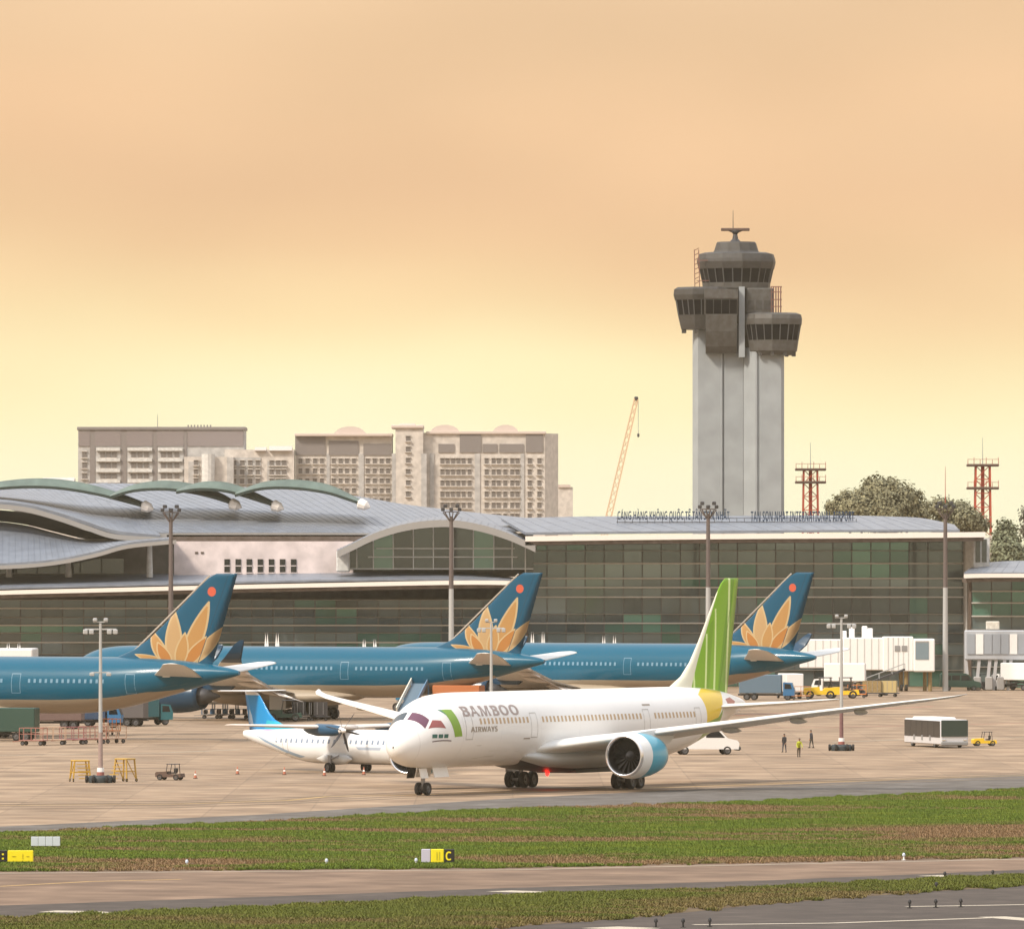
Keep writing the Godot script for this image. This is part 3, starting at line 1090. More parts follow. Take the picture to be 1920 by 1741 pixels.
	# upper control cab
	var c3 = Vector3(X.call(1382), 0, zf - 4.0)
	cab_band(g, "cab_floor", c3, [[Y.call(540), 64 * px], [Y.call(529), 65 * px]], M.cab_light, 12)
	cab_windows(g, c3, Y.call(529), 64 * px, Y.call(503), 70 * px, 12, 2)
	cab_band(g, "cab_core", c3, [[Y.call(530), 60 * px], [Y.call(501), 63 * px]], M.black, 12)
	cab_band(g, "cab_roof", c3, [[Y.call(503), 72 * px], [Y.call(490), 75 * px], [Y.call(484), 74 * px], [Y.call(475), 71 * px], [Y.call(472), 60 * px]], M.cab_panel, 12)
	cab_band(g, "roof_cap", c3, [[Y.call(474), 46 * px], [Y.call(468), 42 * px], [Y.call(455), 38 * px], [Y.call(452), 36 * px]], M.cab_panel, 12)
	var lad = mk()
	for i in 2:
		bar(lad, Vector3(X.call(1303 + i * 9), Y.call(540), zf + 0.5), Vector3(X.call(1302 + i * 8), Y.call(468), zf + 0.5), 0.14)
		bar(lad, Vector3(X.call(1306), Y.call(488 + i * 38), zf + 0.5), Vector3(X.call(1330), Y.call(488 + i * 38), zf + 0.3), 0.12)
	for i in 8:
		bar(lad, Vector3(X.call(1303), Y.call(532 - i * 9), zf + 0.5), Vector3(X.call(1311), Y.call(528 - i * 9), zf + 0.5), 0.12)
	part("ladder_cage", done(lad), mat(0.20, 0.09, 0.07, 0.6), g)
	var rm = mk()
	lathe(rm, [Vector2(0, 1.1), Vector2(0.6, 0.5), Vector2(1.4, 0.35), Vector2(1.8, 0.7), Vector2(2.1, 0.7), Vector2(2.15, 0.0)], Vector3(X.call(1380), Y.call(453), c3.z), Vector3.UP, 12)
	part("radar_mast", done(rm), M.dark_steel, g)
	var ra = mk()
	rbox(ra, Vector3(X.call(1380), Y.call(428.5), c3.z), Vector3(54 * px, 0.5, 0.6), 0.1)
	bar(ra, Vector3(X.call(1380), Y.call(436), c3.z), Vector3(X.call(1366), Y.call(430), c3.z), 0.16)
	bar(ra, Vector3(X.call(1380), Y.call(436), c3.z), Vector3(X.call(1394), Y.call(430), c3.z), 0.16)
	part("radar_antenna", done(ra), M.brown, g)
	var ro = mk()
	tube(ro, Vector3(X.call(1376), Y.call(436), c3.z - 0.5), Vector3(X.call(1376), Y.call(392), c3.z - 0.5), 0.09, 0.04, 6)
	part("lightning_rod", done(ro), M.dark_steel, g)

# ---------------------------------------------------------------- skyline
func flat_windows(parent, xs, ys, w, h, z, m):
	var pane = bmesh_box(Vector3(w, h, 0.16))
	var sm = mk()
	box(sm, Vector3(0, -h * 0.5 - 0.12, 0.2), Vector3(w + 0.5, 0.22, 0.55))
	box(sm, Vector3(0, h * 0.5 + 0.1, 0.12), Vector3(w + 0.3, 0.18, 0.35))
	var sill = done(sm)
	for y in ys:
		for x in xs:
			var o = part("window", pane, m, parent, Vector3(x, y, z))
			part("sill", sill, M.flat_wall, o)

func make_skyline():
	var d = 2200.0
	var X = func(px): return tx(px, d)
	var Y = func(py): return ty(py, d)
	# right-hand block
	var g = thing("apartment_block", "wide beige apartment block with rounded roof humps behind the arched vault", "building")
	var st = mk()
	box(st, Vector3((X.call(785) + X.call(1022)) * 0.5, Y.call(811) * 0.5, -d - 8), Vector3(X.call(1022) - X.call(785), Y.call(811), 16))
	part("wall", done(st), M.flat_wall, g)
	st = mk()
	box(st, Vector3((X.call(553) + X.call(735)) * 0.5, Y.call(814) * 0.5, -d - 9), Vector3(X.call(735) - X.call(553), Y.call(814), 16))
	part("wall", done(st), M.flat_wall, g)
	st = mk()
	box(st, Vector3((X.call(735) + X.call(800)) * 0.5, Y.call(800) * 0.5, -d - 6), Vector3(X.call(790) - X.call(738), Y.call(800), 16))
	part("stair_tower", done(st), M.flat_wall, g)
	st = mk()
	prism_y(st, [[X.call(1022.2), -d - 0.4], [X.call(1022.2), -d - 16], [X.call(1047), -d - 22], [X.call(1047), -d - 8]], 0.0, Y.call(812))
	part("side_wall", done(st), M.flat_wall, g)
	# dark glazed top storeys
	for b in [[553, 610, 818, 853], [616, 672, 826, 853], [681, 733, 832, 853], [822, 852, 832, 848], [862, 890, 812, 848], [890, 902, 812, 848], [905, 932, 832, 848], [936, 982, 832, 848], [986, 1018, 811, 848]]:
		var bx = bmesh_box(Vector3(X.call(b[1]) - X.call(b[0]), Y.call(b[2]) - Y.call(b[3]), 0.3))
		part("penthouse_glazing", bx, M.flat_dark, g, Vector3((X.call(b[0]) + X.call(b[1])) * 0.5, (Y.call(b[2]) + Y.call(b[3])) * 0.5, -d - 0.9 if b[1] < 735 else -d + 0.1))
	# dark recessed strips
	for b in [[612, 618], [672, 682], [735, 742], [790, 800], [806, 814], [890, 900], [976, 983]]:
		var bx = bmesh_box(Vector3(X.call(b[1]) - X.call(b[0]), Y.call(850) - 2, 0.3))
		part("balcony_strip", bx, M.flat_wall_grey, g, Vector3((X.call(b[0]) + X.call(b[1])) * 0.5, Y.call(850) * 0.5 + 1, -d + (1.9 if b[0] > 730 and b[0] < 800 else (0.08 if b[0] > 730 else -0.92))))
	var rows = []
	for i in 6:
		rows.append(Y.call(864 + i * 20.8))
	flat_windows(g, [X.call(829), X.call(839), X.call(849), X.call(859), X.call(869), X.call(880)], rows, 0.85, 1.35, -d + 0.12, M.flat_window)
	flat_windows(g, [X.call(912), X.call(925), X.call(935), X.call(947), X.call(960), X.call(970)], rows, 0.85, 1.35, -d + 0.12, M.flat_window)
	flat_windows(g, [X.call(993), X.call(1011)], rows, 0.9, 1.35, -d + 0.12, M.flat_window)
	flat_windows(g, [X.call(765)], [Y.call(822), Y.call(842), Y.call(863), Y.call(884), Y.call(905), Y.call(926)], 1.0, 1.2, -d + 2.12, M.flat_window)
	var rows2 = []
	for i in 5:
		rows2.append(Y.call(864 + i * 18.5))
	flat_windows(g, [X.call(563), X.call(576), X.call(590), X.call(603), X.call(625), X.call(638), X.call(650), X.call(663), X.call(689), X.call(702), X.call(715), X.call(727)], rows2, 0.9, 1.2, -d - 0.9, M.flat_window)
	for b in [[624, 688, 799], [802, 866, 796], [920, 976, 796]]:
		var hm = mk()
		var w = X.call(b[1]) - X.call(b[0])
		var c = (X.call(b[0]) + X.call(b[1])) * 0.5
		var y0 = Y.call(813)
		var y1 = Y.call(b[2])
		var rings = []
		for e in [[0.0, 1.0], [0.45, 0.78], [0.6, 0.72], [0.85, 0.5], [1.0, 0.18]]:
			rings.append([Vector3(c - w * 0.5 * e[1], lerp(y0, y1, e[0]), -d - 2), Vector3(c + w * 0.5 * e[1], lerp(y0, y1, e[0]), -d - 2), Vector3(c + w * 0.5 * e[1], lerp(y0, y1, e[0]), -d - 13), Vector3(c - w * 0.5 * e[1], lerp(y0, y1, e[0]), -d - 13)])
		skin(hm, rings, true, true)
		part("roof_hump", done(hm), M.tile_roof, g)
	st = mk()
	for b in [[552, 736, 815, -0.8], [799, 1024, 811, 0.2]]:
		rbox(st, Vector3((X.call(b[0]) + X.call(b[1])) * 0.5, Y.call(b[2]), -d - 8), Vector3(X.call(b[1]) - X.call(b[0]), 0.7, 17.2), 0.1)
	rbox(st, Vector3((X.call(733) + X.call(795)) * 0.5, Y.call(800), -d - 6), Vector3(X.call(795) - X.call(734), 0.9, 17.2), 0.2)
	rbox(st, Vector3(X.call(764), Y.call(797), -d - 4), Vector3(4.0, 0.9, 6.2), 0.2)
	part("cornice", done(st), M.tile_roof, g)
	# left-hand block
	var h = thing("apartment_block", "grey apartment block with dark vertical strips behind the green skylights", "building")
	st = mk()
	box(st, Vector3((X.call(146) + X.call(458)) * 0.5, Y.call(804) * 0.5, -d - 8), Vector3(X.call(458) - X.call(146), Y.call(804), 16))
	part("wall", done(st), M.flat_wall_grey, h)
	for b in [[147, 168], [178, 226], [237, 286], [294, 344], [351, 456]]:
		var top = bmesh_box(Vector3(X.call(b[1]) - X.call(b[0]), Y.call(808) - Y.call(836), 0.3))
		part("penthouse_glazing", top, mat(0.22, 0.19, 0.19, 0.5), h, Vector3((X.call(b[0]) + X.call(b[1])) * 0.5, Y.call(822), -d + 0.08))
	for b in [[168, 178], [226, 237], [286, 294], [344, 350]]:
		var bx = bmesh_box(Vector3(X.call(b[1]) - X.call(b[0]), Y.call(806) - 2, 0.5))
		part("balcony_strip", bx, M.flat_dark, h, Vector3((X.call(b[0]) + X.call(b[1])) * 0.5, Y.call(806) * 0.5 + 1, -d - 0.1))
	var bands = mk()
	for i in 5:
		for b in [[180, 225], [239, 285], [296, 342]]:
			box(bands, Vector3((X.call(b[0]) + X.call(b[1])) * 0.5, Y.call(842 + i * 20), -d + 0.25), Vector3(X.call(b[1]) - X.call(b[0]), 0.75, 0.9))
	part("balcony_edge", done(bands), M.white_wall, h)
	var r3 = []
	for i in 4:
		r3.append(Y.call(852 + i * 20))
	flat_windows(h, [X.call(158), X.call(192), X.call(203), X.call(214), X.call(250), X.call(262), X.call(274), X.call(306), X.call(318), X.call(331)], r3, 1.1, 1.4, -d + 0.12, M.flat_window)
	st = mk()
	rbox(st, Vector3((X.call(146) + X.call(458)) * 0.5, Y.call(803), -d - 8), Vector3(X.call(460) - X.call(144), 0.8, 17), 0.1)
	for i in 8:
		box(st, Vector3(X.call(352 + i * 6), Y.call(800), -d - 2), Vector3(0.35, 1.0, 0.35))
	tube(st, Vector3(X.call(294), Y.call(804), -d - 4), Vector3(X.call(294), Y.call(776), -d - 4), 0.1, 0.05, 5)
	part("parapet", done(st), M.flat_dark, h)
	# lower cream blocks between them
	for b in [["apartment_block", "low cream apartment block with a rounded pale stair column, between the taller blocks", 348, 440, 857, -20.0, [[356, 366, 866, 910], [372, 376, 868, 910], [428, 440, 858, 915]]], ["apartment_block", "low cream apartment block with small gable beside the beige block", 422, 552, 843, -26.0, [[430, 490, 858, 912], [502, 538, 865, 915]]]]:
		var o = thing(b[0], b[1], "building")
		st = mk()
		box(st, Vector3((X.call(b[2]) + X.call(b[3])) * 0.5, Y.call(b[4]) * 0.5, -d + b[5] + 26), Vector3(X.call(b[3]) - X.call(b[2]), Y.call(b[4]), 10))
		part("wall", done(st), M.flat_wall, o)
		for q in b[6]:
			part("recess", bmesh_box(Vector3(X.call(q[1]) - X.call(q[0]), Y.call(q[2]) - Y.call(q[3]), 0.3)), M.flat_wall_grey, o, Vector3((X.call(q[0]) + X.call(q[1])) * 0.5, (Y.call(q[2]) + Y.call(q[3])) * 0.5, -d + b[5] + 31))
		var rr = []
		for i in 3:
			rr.append(Y.call(868 + i * 17))
		flat_windows(o, [X.call(b[2] + 22), X.call(b[2] + 36), X.call(b[2] + 52)] if b[2] < 400 else [X.call(440), X.call(455), X.call(470), X.call(484), X.call(510), X.call(522), X.call(533)], rr, 1.0, 1.2, -d + b[5] + 31.2, M.flat_window)
		st = mk()
		if b[2] < 400:
			tube(st, Vector3(X.call(393), 0, -d + 12), Vector3(X.call(393), Y.call(852), -d + 12), 1.6, 1.6, 12)
			part("stair_column", done(st), M.white_wall, o)
		else:
			for q in [[478, 500, 838], [505, 548, 836]]:
				prism_x(st, [[-d - 4, Y.call(845)], [-d + 6, Y.call(845)], [-d + 1, Y.call(q[2])]], X.call(q[0]), X.call(q[1]))
			part("gable_roof", done(st), M.tile_roof, o)
	var f1 = thing("distant_house", "pale pink distant tower block just beyond the beige block", "building")
	st = mk()
	box(st, Vector3((X.call(1046) + X.call(1071)) * 0.5 * 1.2, ty(913, 2640) * 0.5, -2640), Vector3((X.call(1071) - X.call(1040)) * 1.2, ty(913, 2640), 8))
	part("wall", done(st), M.flat_wall, f1)
	st = mk()
	box(st, Vector3(tx(1058, 2640), ty(911, 2640), -2640), Vector3(3.6, 0.8, 9), Basis())
	part("roof", done(st), M.tile_roof, f1)
	var f2 = thing("distant_house", "low pale distant roof at the far end of the skylights", "building")
	st = mk()
	box(st, Vector3((tx(55, 2500) + tx(146, 2500)) * 0.5, ty(903, 2500) * 0.5, -2500), Vector3(tx(146, 2500) - tx(55, 2500), ty(903, 2500), 10))
	part("wall", done(st), M.flat_wall, f2)
	st = mk()
	prism_x(st, [[-2506, ty(903, 2500)], [-2494, ty(903, 2500)], [-2500, ty(895, 2500)]], tx(80, 2500), tx(140, 2500))
	part("roof", done(st), M.flat_wall, f2)

	# mobile crane boom
	var cd = 1800.0
	var cr = thing("mobile_crane", "slanted orange lattice crane boom rising behind the pier roof", "crane")
	var a = at(1118, 1010, cd)
	var b = at(1193, 748, cd)
	var foot = Vector3(a.x - 3.5, 2.2, a.z)
	st = mk()
	var ax = (b - foot).normalized()
	var sd2 = Vector3(0, 0, 1)
	var pd = ax.cross(sd2)
	var L = foot.distance_to(b)
	var n = 30
	var prev = []
	for i in n + 1:
		var t = float(i) / n
		var w = 0.75 * (1.0 - t * 0.55) * min(1.0, 0.3 + t * 12.0)
		var pts = []
		for q in [[-1, -1], [1, -1], [1, 1], [-1, 1]]:
			pts.append(foot + ax * L * t + pd * q[0] * w + sd2 * q[1] * w)
		if i > 0:
			for k in 4:
				bar(st, prev[k], pts[k], 0.24)
				bar(st, prev[k], pts[(k + 1) % 4], 0.12)
		prev = pts
	part("boom", done(st), M.crane, cr)
	st = mk()
	rbox(st, b + Vector3(0, 0.1, 0), Vector3(0.8, 0.8, 0.9), 0.15)
	part("boom_head", done(st), M.dark_steel, cr)
	st = mk()
	var hk = at(1197, 815, cd)
	tube(st, b + Vector3(0.4, 0, 0), hk, 0.05, 0.05, 5)
	part("hoist_cable", done(st), M.grey, cr)
	st = mk()
	lathe(st, [Vector2(0.3, 0.05), Vector2(0.2, 0.22), Vector2(-0.3, 0.25), Vector2(-0.5, 0.05)], hk, Vector3.UP, 10)
	part("hook_block", done(st), M.dark_steel, cr)
	st = mk()
	rbox(st, Vector3(foot.x - 1.5, 1.9, foot.z), Vector3(6, 2.4, 3), 0.3)
	part("carriage", done(st), M.yellow, cr)
	for s in [-1.6, 1.6]:
		st = mk()
		rbox(st, Vector3(foot.x - 1.0, 0.5, foot.z + s), Vector3(7.0, 1.0, 0.9), 0.35)
		part("crawler_track", done(st), M.black, cr)

	# two red and white lattice aerial masts
	for q in [[1520, 880, 1530.0, 900, 0.0, "red and white lattice aerial mast between the control tower and the round tree", 870], [1843, 872, 1480.0, 911, 0.0, "red and white lattice aerial mast standing behind the pier's white stair core", 862]]:
		var mg = thing("aerial_mast", q[5], "mast", Vector3.ZERO, 0.0, "lattice aerial masts")
		var dd = q[2]
		var cx = tx(q[0], dd)
		var yt = ty(q[1], dd)
		var w = 1.15
		var segs = int(yt / 2.2)
		for i in segs:
			var s = mk()
			var ya = yt * i / segs
			var yb = yt * (i + 1) / segs
			var wa = w + (1.0 - float(i) / segs) * 0.5
			var wb = w + (1.0 - float(i + 1) / segs) * 0.5
			var pa = [Vector3(cx - wa, ya, -dd + wa), Vector3(cx + wa, ya, -dd + wa), Vector3(cx + wa, ya, -dd - wa), Vector3(cx - wa, ya, -dd - wa)]
			var pb = [Vector3(cx - wb, yb, -dd + wb), Vector3(cx + wb, yb, -dd + wb), Vector3(cx + wb, yb, -dd - wb), Vector3(cx - wb, yb, -dd - wb)]
			for k in 4:
				bar(s, pa[k], pb[k], 0.28)
				bar(s, pb[k], pb[(k + 1) % 4], 0.14)
				bar(s, pa[k], pb[(k + 1) % 4], 0.13)
			part("lattice_section", done(s), M.mast_red if (i / 2) % 2 == (segs / 2) % 2 or i >= segs - 3 else M.mast_white, mg)
		var s2 = mk()
		tube(s2, Vector3(cx, 0, -dd), Vector3(cx, yt, -dd), 0.3, 0.3, 8)
		part("cable_riser", done(s2), M.mast_red, mg)
		for py in [q[1], q[3] + 4]:
			var s3 = mk()
			rbox(s3, Vector3(cx, ty(py, dd), -dd), Vector3(5.2, 0.42, 3.4), 0.08)
			part("platform", done(s3), M.brown, mg)
			for k in 6:
				var s4 = mk()
				var xx = cx - 2.5 + k
				tube(s4, Vector3(xx, ty(py, dd), -dd + 1.6), Vector3(xx, ty(py, dd) + (1.3 if k % 2 else 0.9), -dd + 1.6), 0.06, 0.04, 5)
				part("aerial", done(s4), M.mast_red, mg)
			var s5 = mk()
			bar(s5, Vector3(cx - 2.6, ty(py, dd) + 0.95, -dd + 1.65), Vector3(cx + 2.6, ty(py, dd) + 0.95, -dd + 1.65), 0.07)
			part("railing", done(s5), M.mast_red, mg)
		var s6 = mk()
		tube(s6, Vector3(cx, yt, -dd), Vector3(cx, yt + 4.6, -dd), 0.07, 0.03, 5)
		part("lightning_rod", done(s6), M.steel, mg)

# ---------------------------------------------------------------- trees
func make_trees():
	var leaf = StandardMaterial3D.new()
	leaf.vertex_color_use_as_albedo = true
	leaf.roughness = 0.8
	leaf.backlight_enabled = true
	leaf.backlight = Color(0.4, 0.4, 0.22)
	var r = RandomNumberGenerator.new()
	r.seed = 12
	var defs = [
		["broadleaf_tree", "large round olive tree crown rising behind the pier roof", 1640, 1500.0, [[1612, 955, 62, 40], [1650, 928, 45, 38], [1583, 958, 38, 30], [1690, 940, 42, 38], [1660, 960, 60, 45], [1725, 962, 25, 26]], Vector3(0.22, 0.205, 0.12)],
		["broadleaf_tree", "smaller olive tree next to the round one, in front of the aerial mast", 1785, 1470.0, [[1790, 962, 34, 26], [1765, 952, 22, 18], [1815, 972, 26, 22], [1835, 985, 18, 18], [1790, 985, 45, 24]], Vector3(0.20, 0.19, 0.115)],
		["broadleaf_tree", "upright grey-green tree by the end of the low wing roof", 1885, 1440.0, [[1886, 1005, 22, 34], [1878, 1030, 20, 28], [1898, 1035, 20, 28], [1888, 1050, 30, 30], [1915, 1046, 18, 12]], Vector3(0.19, 0.205, 0.125)],
		["broadleaf_tree", "dark leafy crown cut off by the picture's edge, above the low wing", 1935, 1455.0, [[1936, 965, 22, 16], [1945, 990, 30, 34], [1960, 1030, 40, 40]], Vector3(0.12, 0.11, 0.08)]]
	for q in defs:
		var d = q[3]
		var px = d / F
		var g = thing(q[0], q[1], "tree", Vector3.ZERO, 0.0, "trees behind the terminal")
		var base = Vector3(tx(q[2], d), 0, -d)
		var top = Vector3(tx(q[4][0][0], d), ty(q[4][0][1], d), -d)
		var tr = mk()
		tube(tr, base, base.lerp(top, 0.5), 0.7, 0.5, 10)
		for l in q[4]:
			tube(tr, base.lerp(top, 0.5), Vector3(tx(l[0], d), ty(l[1], d), -d), 0.4, 0.1, 7)
		part("trunk", done(tr), M.bark, g)
		var st = mk()
		for l in q[4]:
			var c = Vector3(tx(l[0], d), ty(l[1], d), -d + r.randf_range(-1.5, 1.5))
			var rad = Vector3(l[2] * px, l[3] * px, l[2] * px * 0.9)
			var clumps = int(l[2] * l[3] / 5.0)
			for k in clumps:
				var dir = Vector3(r.randfn(), r.randfn(), r.randfn()).normalized()
				var cc = c + dir * rad * pow(r.randf(), 0.38) * r.randf_range(0.8, 1.06)
				var tone = r.randf_range(0.8, 1.2)
				for j in 18:
					var o = cc + Vector3(r.randfn(), r.randfn() * 0.8, r.randfn()) * 0.42
					var nn = (dir * 2.2 + Vector3(r.randfn(), r.randfn() + 0.5, r.randfn()) * 0.8).normalized()
					var u = nn.cross(Vector3(r.randfn(), r.randfn(), r.randfn())).normalized() * r.randf_range(0.18, 0.34)
					var v = nn.cross(u).normalized() * r.randf_range(0.14, 0.26)
					var t2 = tone * r.randf_range(0.8, 1.2)
					var cl = Color(q[5].x * t2, q[5].y * t2, q[5].z * t2)
					st.set_color(cl)
					st.set_normal(nn)
					st.add_vertex(o - u)
					st.set_color(cl)
					st.set_normal(nn)
					st.add_vertex(o + v)
					st.set_color(cl)
					st.set_normal(nn)
					st.add_vertex(o + u)
					st.set_color(cl)
					st.set_normal(nn)
					st.add_vertex(o - u)
					st.set_color(cl)
					st.set_normal(nn)
					st.add_vertex(o + u)
					st.set_color(cl)
					st.set_normal(nn)
					st.add_vertex(o - v)
		part("crown", st.commit(), leaf, g)

# ---------------------------------------------------------------- aircraft: nose at z = 0 pointing to -Z, port side at -X, ground at y = 0
var TAB = [[0.0, 3.95, 3.75, 0.06], [0.12, 4.35, 3.4, 0.42], [0.5, 4.85, 2.98, 0.86], [1.2, 5.45, 2.6, 1.32], [2.2, 6.15, 2.35, 1.82], [3.2, 6.85, 2.22, 2.2], [4.4, 7.42, 2.15, 2.5],
	[6.0, 7.82, 2.11, 2.74], [8.0, 8.01, 2.1, 2.86], [10.0, 8.05, 2.1, 2.885], [24.0, 8.05, 2.1, 2.885], [42.0, 8.05, 2.1, 2.885], [45.0, 8.05, 2.22, 2.85], [48.0, 8.04, 2.62, 2.72],
	[51.0, 8.0, 3.3, 2.45], [54.0, 7.86, 4.1, 2.0], [57.0, 7.55, 4.95, 1.4], [59.5, 7.15, 5.65, 0.82], [61.0, 6.85, 6.05, 0.45], [61.6, 6.65, 6.25, 0.2]]

func fus(tab, z):
	var n = tab.size()
	var i = 0
	while i < n - 2 and z > tab[i + 1][0]:
		i += 1
	var a = tab[i]
	var b = tab[i + 1]
	var p = tab[max(i - 1, 0)]
	var q = tab[min(i + 2, n - 1)]
	var h = b[0] - a[0]
	var t = clamp((z - a[0]) / h, 0.0, 1.0)
	var out = [0.0, 0.0, 0.0]
	for k in 3:
		var s = (b[k + 1] - a[k + 1]) / h
		var s0 = s if i == 0 else (a[k + 1] - p[k + 1]) / (a[0] - p[0])
		var s1 = s if i >= n - 2 else (q[k + 1] - b[k + 1]) / (q[0] - b[0])
		var m0 = 0.0 if s * s0 <= 0 else 2.0 * s * s0 / (s + s0)
		var m1 = 0.0 if s * s1 <= 0 else 2.0 * s * s1 / (s + s1)
		if i == 0:
			m0 = s * 1.6
		out[k] = (2 * t * t * t - 3 * t * t + 1) * a[k + 1] + (t * t * t - 2 * t * t + t) * h * m0 + (-2 * t * t * t + 3 * t * t) * b[k + 1] + (t * t * t - t * t) * h * m1
	return out

# point on the fuselage skin; ang runs from the top (0) towards the port side
func fs(tab, z, ang, off = 0.0):
	var e = fus(tab, z)
	var cy = (e[0] + e[1]) * 0.5
	return Vector3(-(e[2] + off) * sin(ang), cy + ((e[0] - e[1]) * 0.5 + off) * cos(ang), z)

func fang(tab, z, y):
	var e = fus(tab, z)
	return acos(clamp((y - (e[0] + e[1]) * 0.5) / ((e[0] - e[1]) * 0.5), -1.0, 1.0))

func fus_mesh(tab, nseg = 48):
	var L = tab[-1][0]
	var zs = [0.0]
	var z = 0.0
	while z < L - 0.01:
		z += clamp(0.05 + z * 0.09, 0.06, 1.1)
		if z > L - 3.0:
			z = z - 0.6
		zs.append(min(z, L))
	var st = mk()
	st.set_smooth_group(1)
	for i in zs.size() - 1:
		for k in nseg:
			var a0 = TAU * k / nseg
			var a1 = TAU * (k + 1) / nseg
			var q = [[zs[i], a0], [zs[i + 1], a0], [zs[i + 1], a1], [zs[i], a0], [zs[i + 1], a1], [zs[i], a1]]
			for e in q:
				st.set_uv(Vector2(e[0] / L, e[1] / TAU))
				st.add_vertex(fs(tab, e[0], e[1]))
	var e0 = zs[-1]
	for k in range(1, nseg - 1):
		st.set_uv(Vector2(1, 0))
		st.add_vertex(fs(tab, e0, 0))
		st.set_uv(Vector2(1, 0))
		st.add_vertex(fs(tab, e0, TAU * k / nseg))
		st.set_uv(Vector2(1, 0))
		st.add_vertex(fs(tab, e0, TAU * (k + 1) / nseg))
	return done(st)

# curved panel lying on the skin; corners are [z, angle] in order round
func fus_quad(tab, c, off, n = 4):
	var st = mk()
	st.set_smooth_group(1)
	for i in n:
		for j in n:
			var q = []
			for e in [[i, j], [i + 1, j], [i + 1, j + 1], [i, j + 1]]:
				var u = float(e[0]) / n
				var v = float(e[1]) / n
				var z = lerp(lerp(c[0][0], c[1][0], u), lerp(c[3][0], c[2][0], u), v)
				var a = lerp(lerp(c[0][1], c[1][1], u), lerp(c[3][1], c[2][1], u), v)
				q.append(fs(tab, z, a, off))
			quad(st, q[0], q[1], q[2], q[3])
	return done(st)

func zy(tab, z, y, side = 1.0):
	return [z, side * fang(tab, z, y)]

func door_outline(tab, z, y0, y1, w, side, parent, m):
	var st = mk()
	var t = 0.06
	for e in [[z, z + t, y0, y1], [z + w - t, z + w, y0, y1], [z + t, z + w - t, y1 - t, y1], [z + t, z + w - t, y0, y0 + t]]:
		for i in 4:
			var ya = lerp(e[2], e[3], i / 4.0)
			var yb = lerp(e[2], e[3], (i + 1) / 4.0)
			quad(st, fs(tab, e[0], side * fang(tab, e[0], ya), 0.012), fs(tab, e[0], side * fang(tab, e[0], yb), 0.012), fs(tab, e[1], side * fang(tab, e[1], yb), 0.012), fs(tab, e[1], side * fang(tab, e[1], ya), 0.012))
	part("door_frame", done(st), m, parent)

func fus_text(tab, text, z0, z1, y_mid, h, parent, m, side = 1.0):
	var t = text_arrays(text)
	var bb = t.get_aabb()
	var arr = t.surface_get_arrays(0)
	var vs = arr[Mesh.ARRAY_VERTEX]
	var ns = arr[Mesh.ARRAY_NORMAL]
	for i in vs.size():
		var u = (vs[i].x - bb.position.x) / bb.size.x
		var v = (vs[i].y - bb.position.y) / bb.size.y - 0.5
		var z = lerp(z0, z1, u) if side > 0 else lerp(z1, z0, u)
		var a = fang(tab, z, y_mid) - v * h / 2.95
		vs[i] = fs(tab, z, side * a, 0.01 + (0.01 if vs[i].z > 0 else 0.0))
		ns[i] = Vector3(-side * sin(a), cos(a), 0)
	arr[Mesh.ARRAY_VERTEX] = vs
	arr[Mesh.ARRAY_NORMAL] = ns
	var am = ArrayMesh.new()
	am.add_surface_from_arrays(Mesh.PRIMITIVE_TRIANGLES, arr)
	return part("lettering", am, m, parent)

func airfoil(lat, zle, chord, y, tk, side, twist = 0.0):
	# closed outline, 18 points
	var xs = [1.0, 0.85, 0.65, 0.45, 0.28, 0.15, 0.06, 0.015, 0.0]
	var out = []
	for i in xs.size():
		var x = xs[i]
		var t = 5.0 * tk * (0.2969 * sqrt(x) - 0.126 * x - 0.3516 * x * x + 0.2843 * x * x * x - 0.1015 * x * x * x * x)
		out.append(Vector3(side * lat, y + (t + 0.02 * sin(PI * x)) * chord - twist * x * chord, zle + x * chord))
	for i in range(xs.size() - 2, 0, -1):
		var x = xs[i]
		var t = 5.0 * tk * (0.2969 * sqrt(x) - 0.126 * x - 0.3516 * x * x + 0.2843 * x * x * x - 0.1015 * x * x * x * x)
		out.append(Vector3(side * lat, y - (t * 0.75 - 0.02 * sin(PI * x)) * chord - twist * x * chord, zle + x * chord))
	return out

func wing_mesh(secs, side):
	var st = mk()
	st.set_smooth_group(1)
	var rings = []
	for i in secs.size() - 1:
		var a = secs[i]
		var b = secs[i + 1]
		for s in 4:
			var t = s / 4.0
			rings.append(airfoil(lerp(a[0], b[0], t), lerp(a[1], b[1], t), lerp(a[2], b[2], t), lerp(a[3], b[3], t), lerp(a[4], b[4], t), side, 0.03))
	var e = secs[-1]
	rings.append(airfoil(e[0], e[1], e[2], e[3], e[4], side, 0.03))
	skin(st, rings, true, true)
	return done(st)

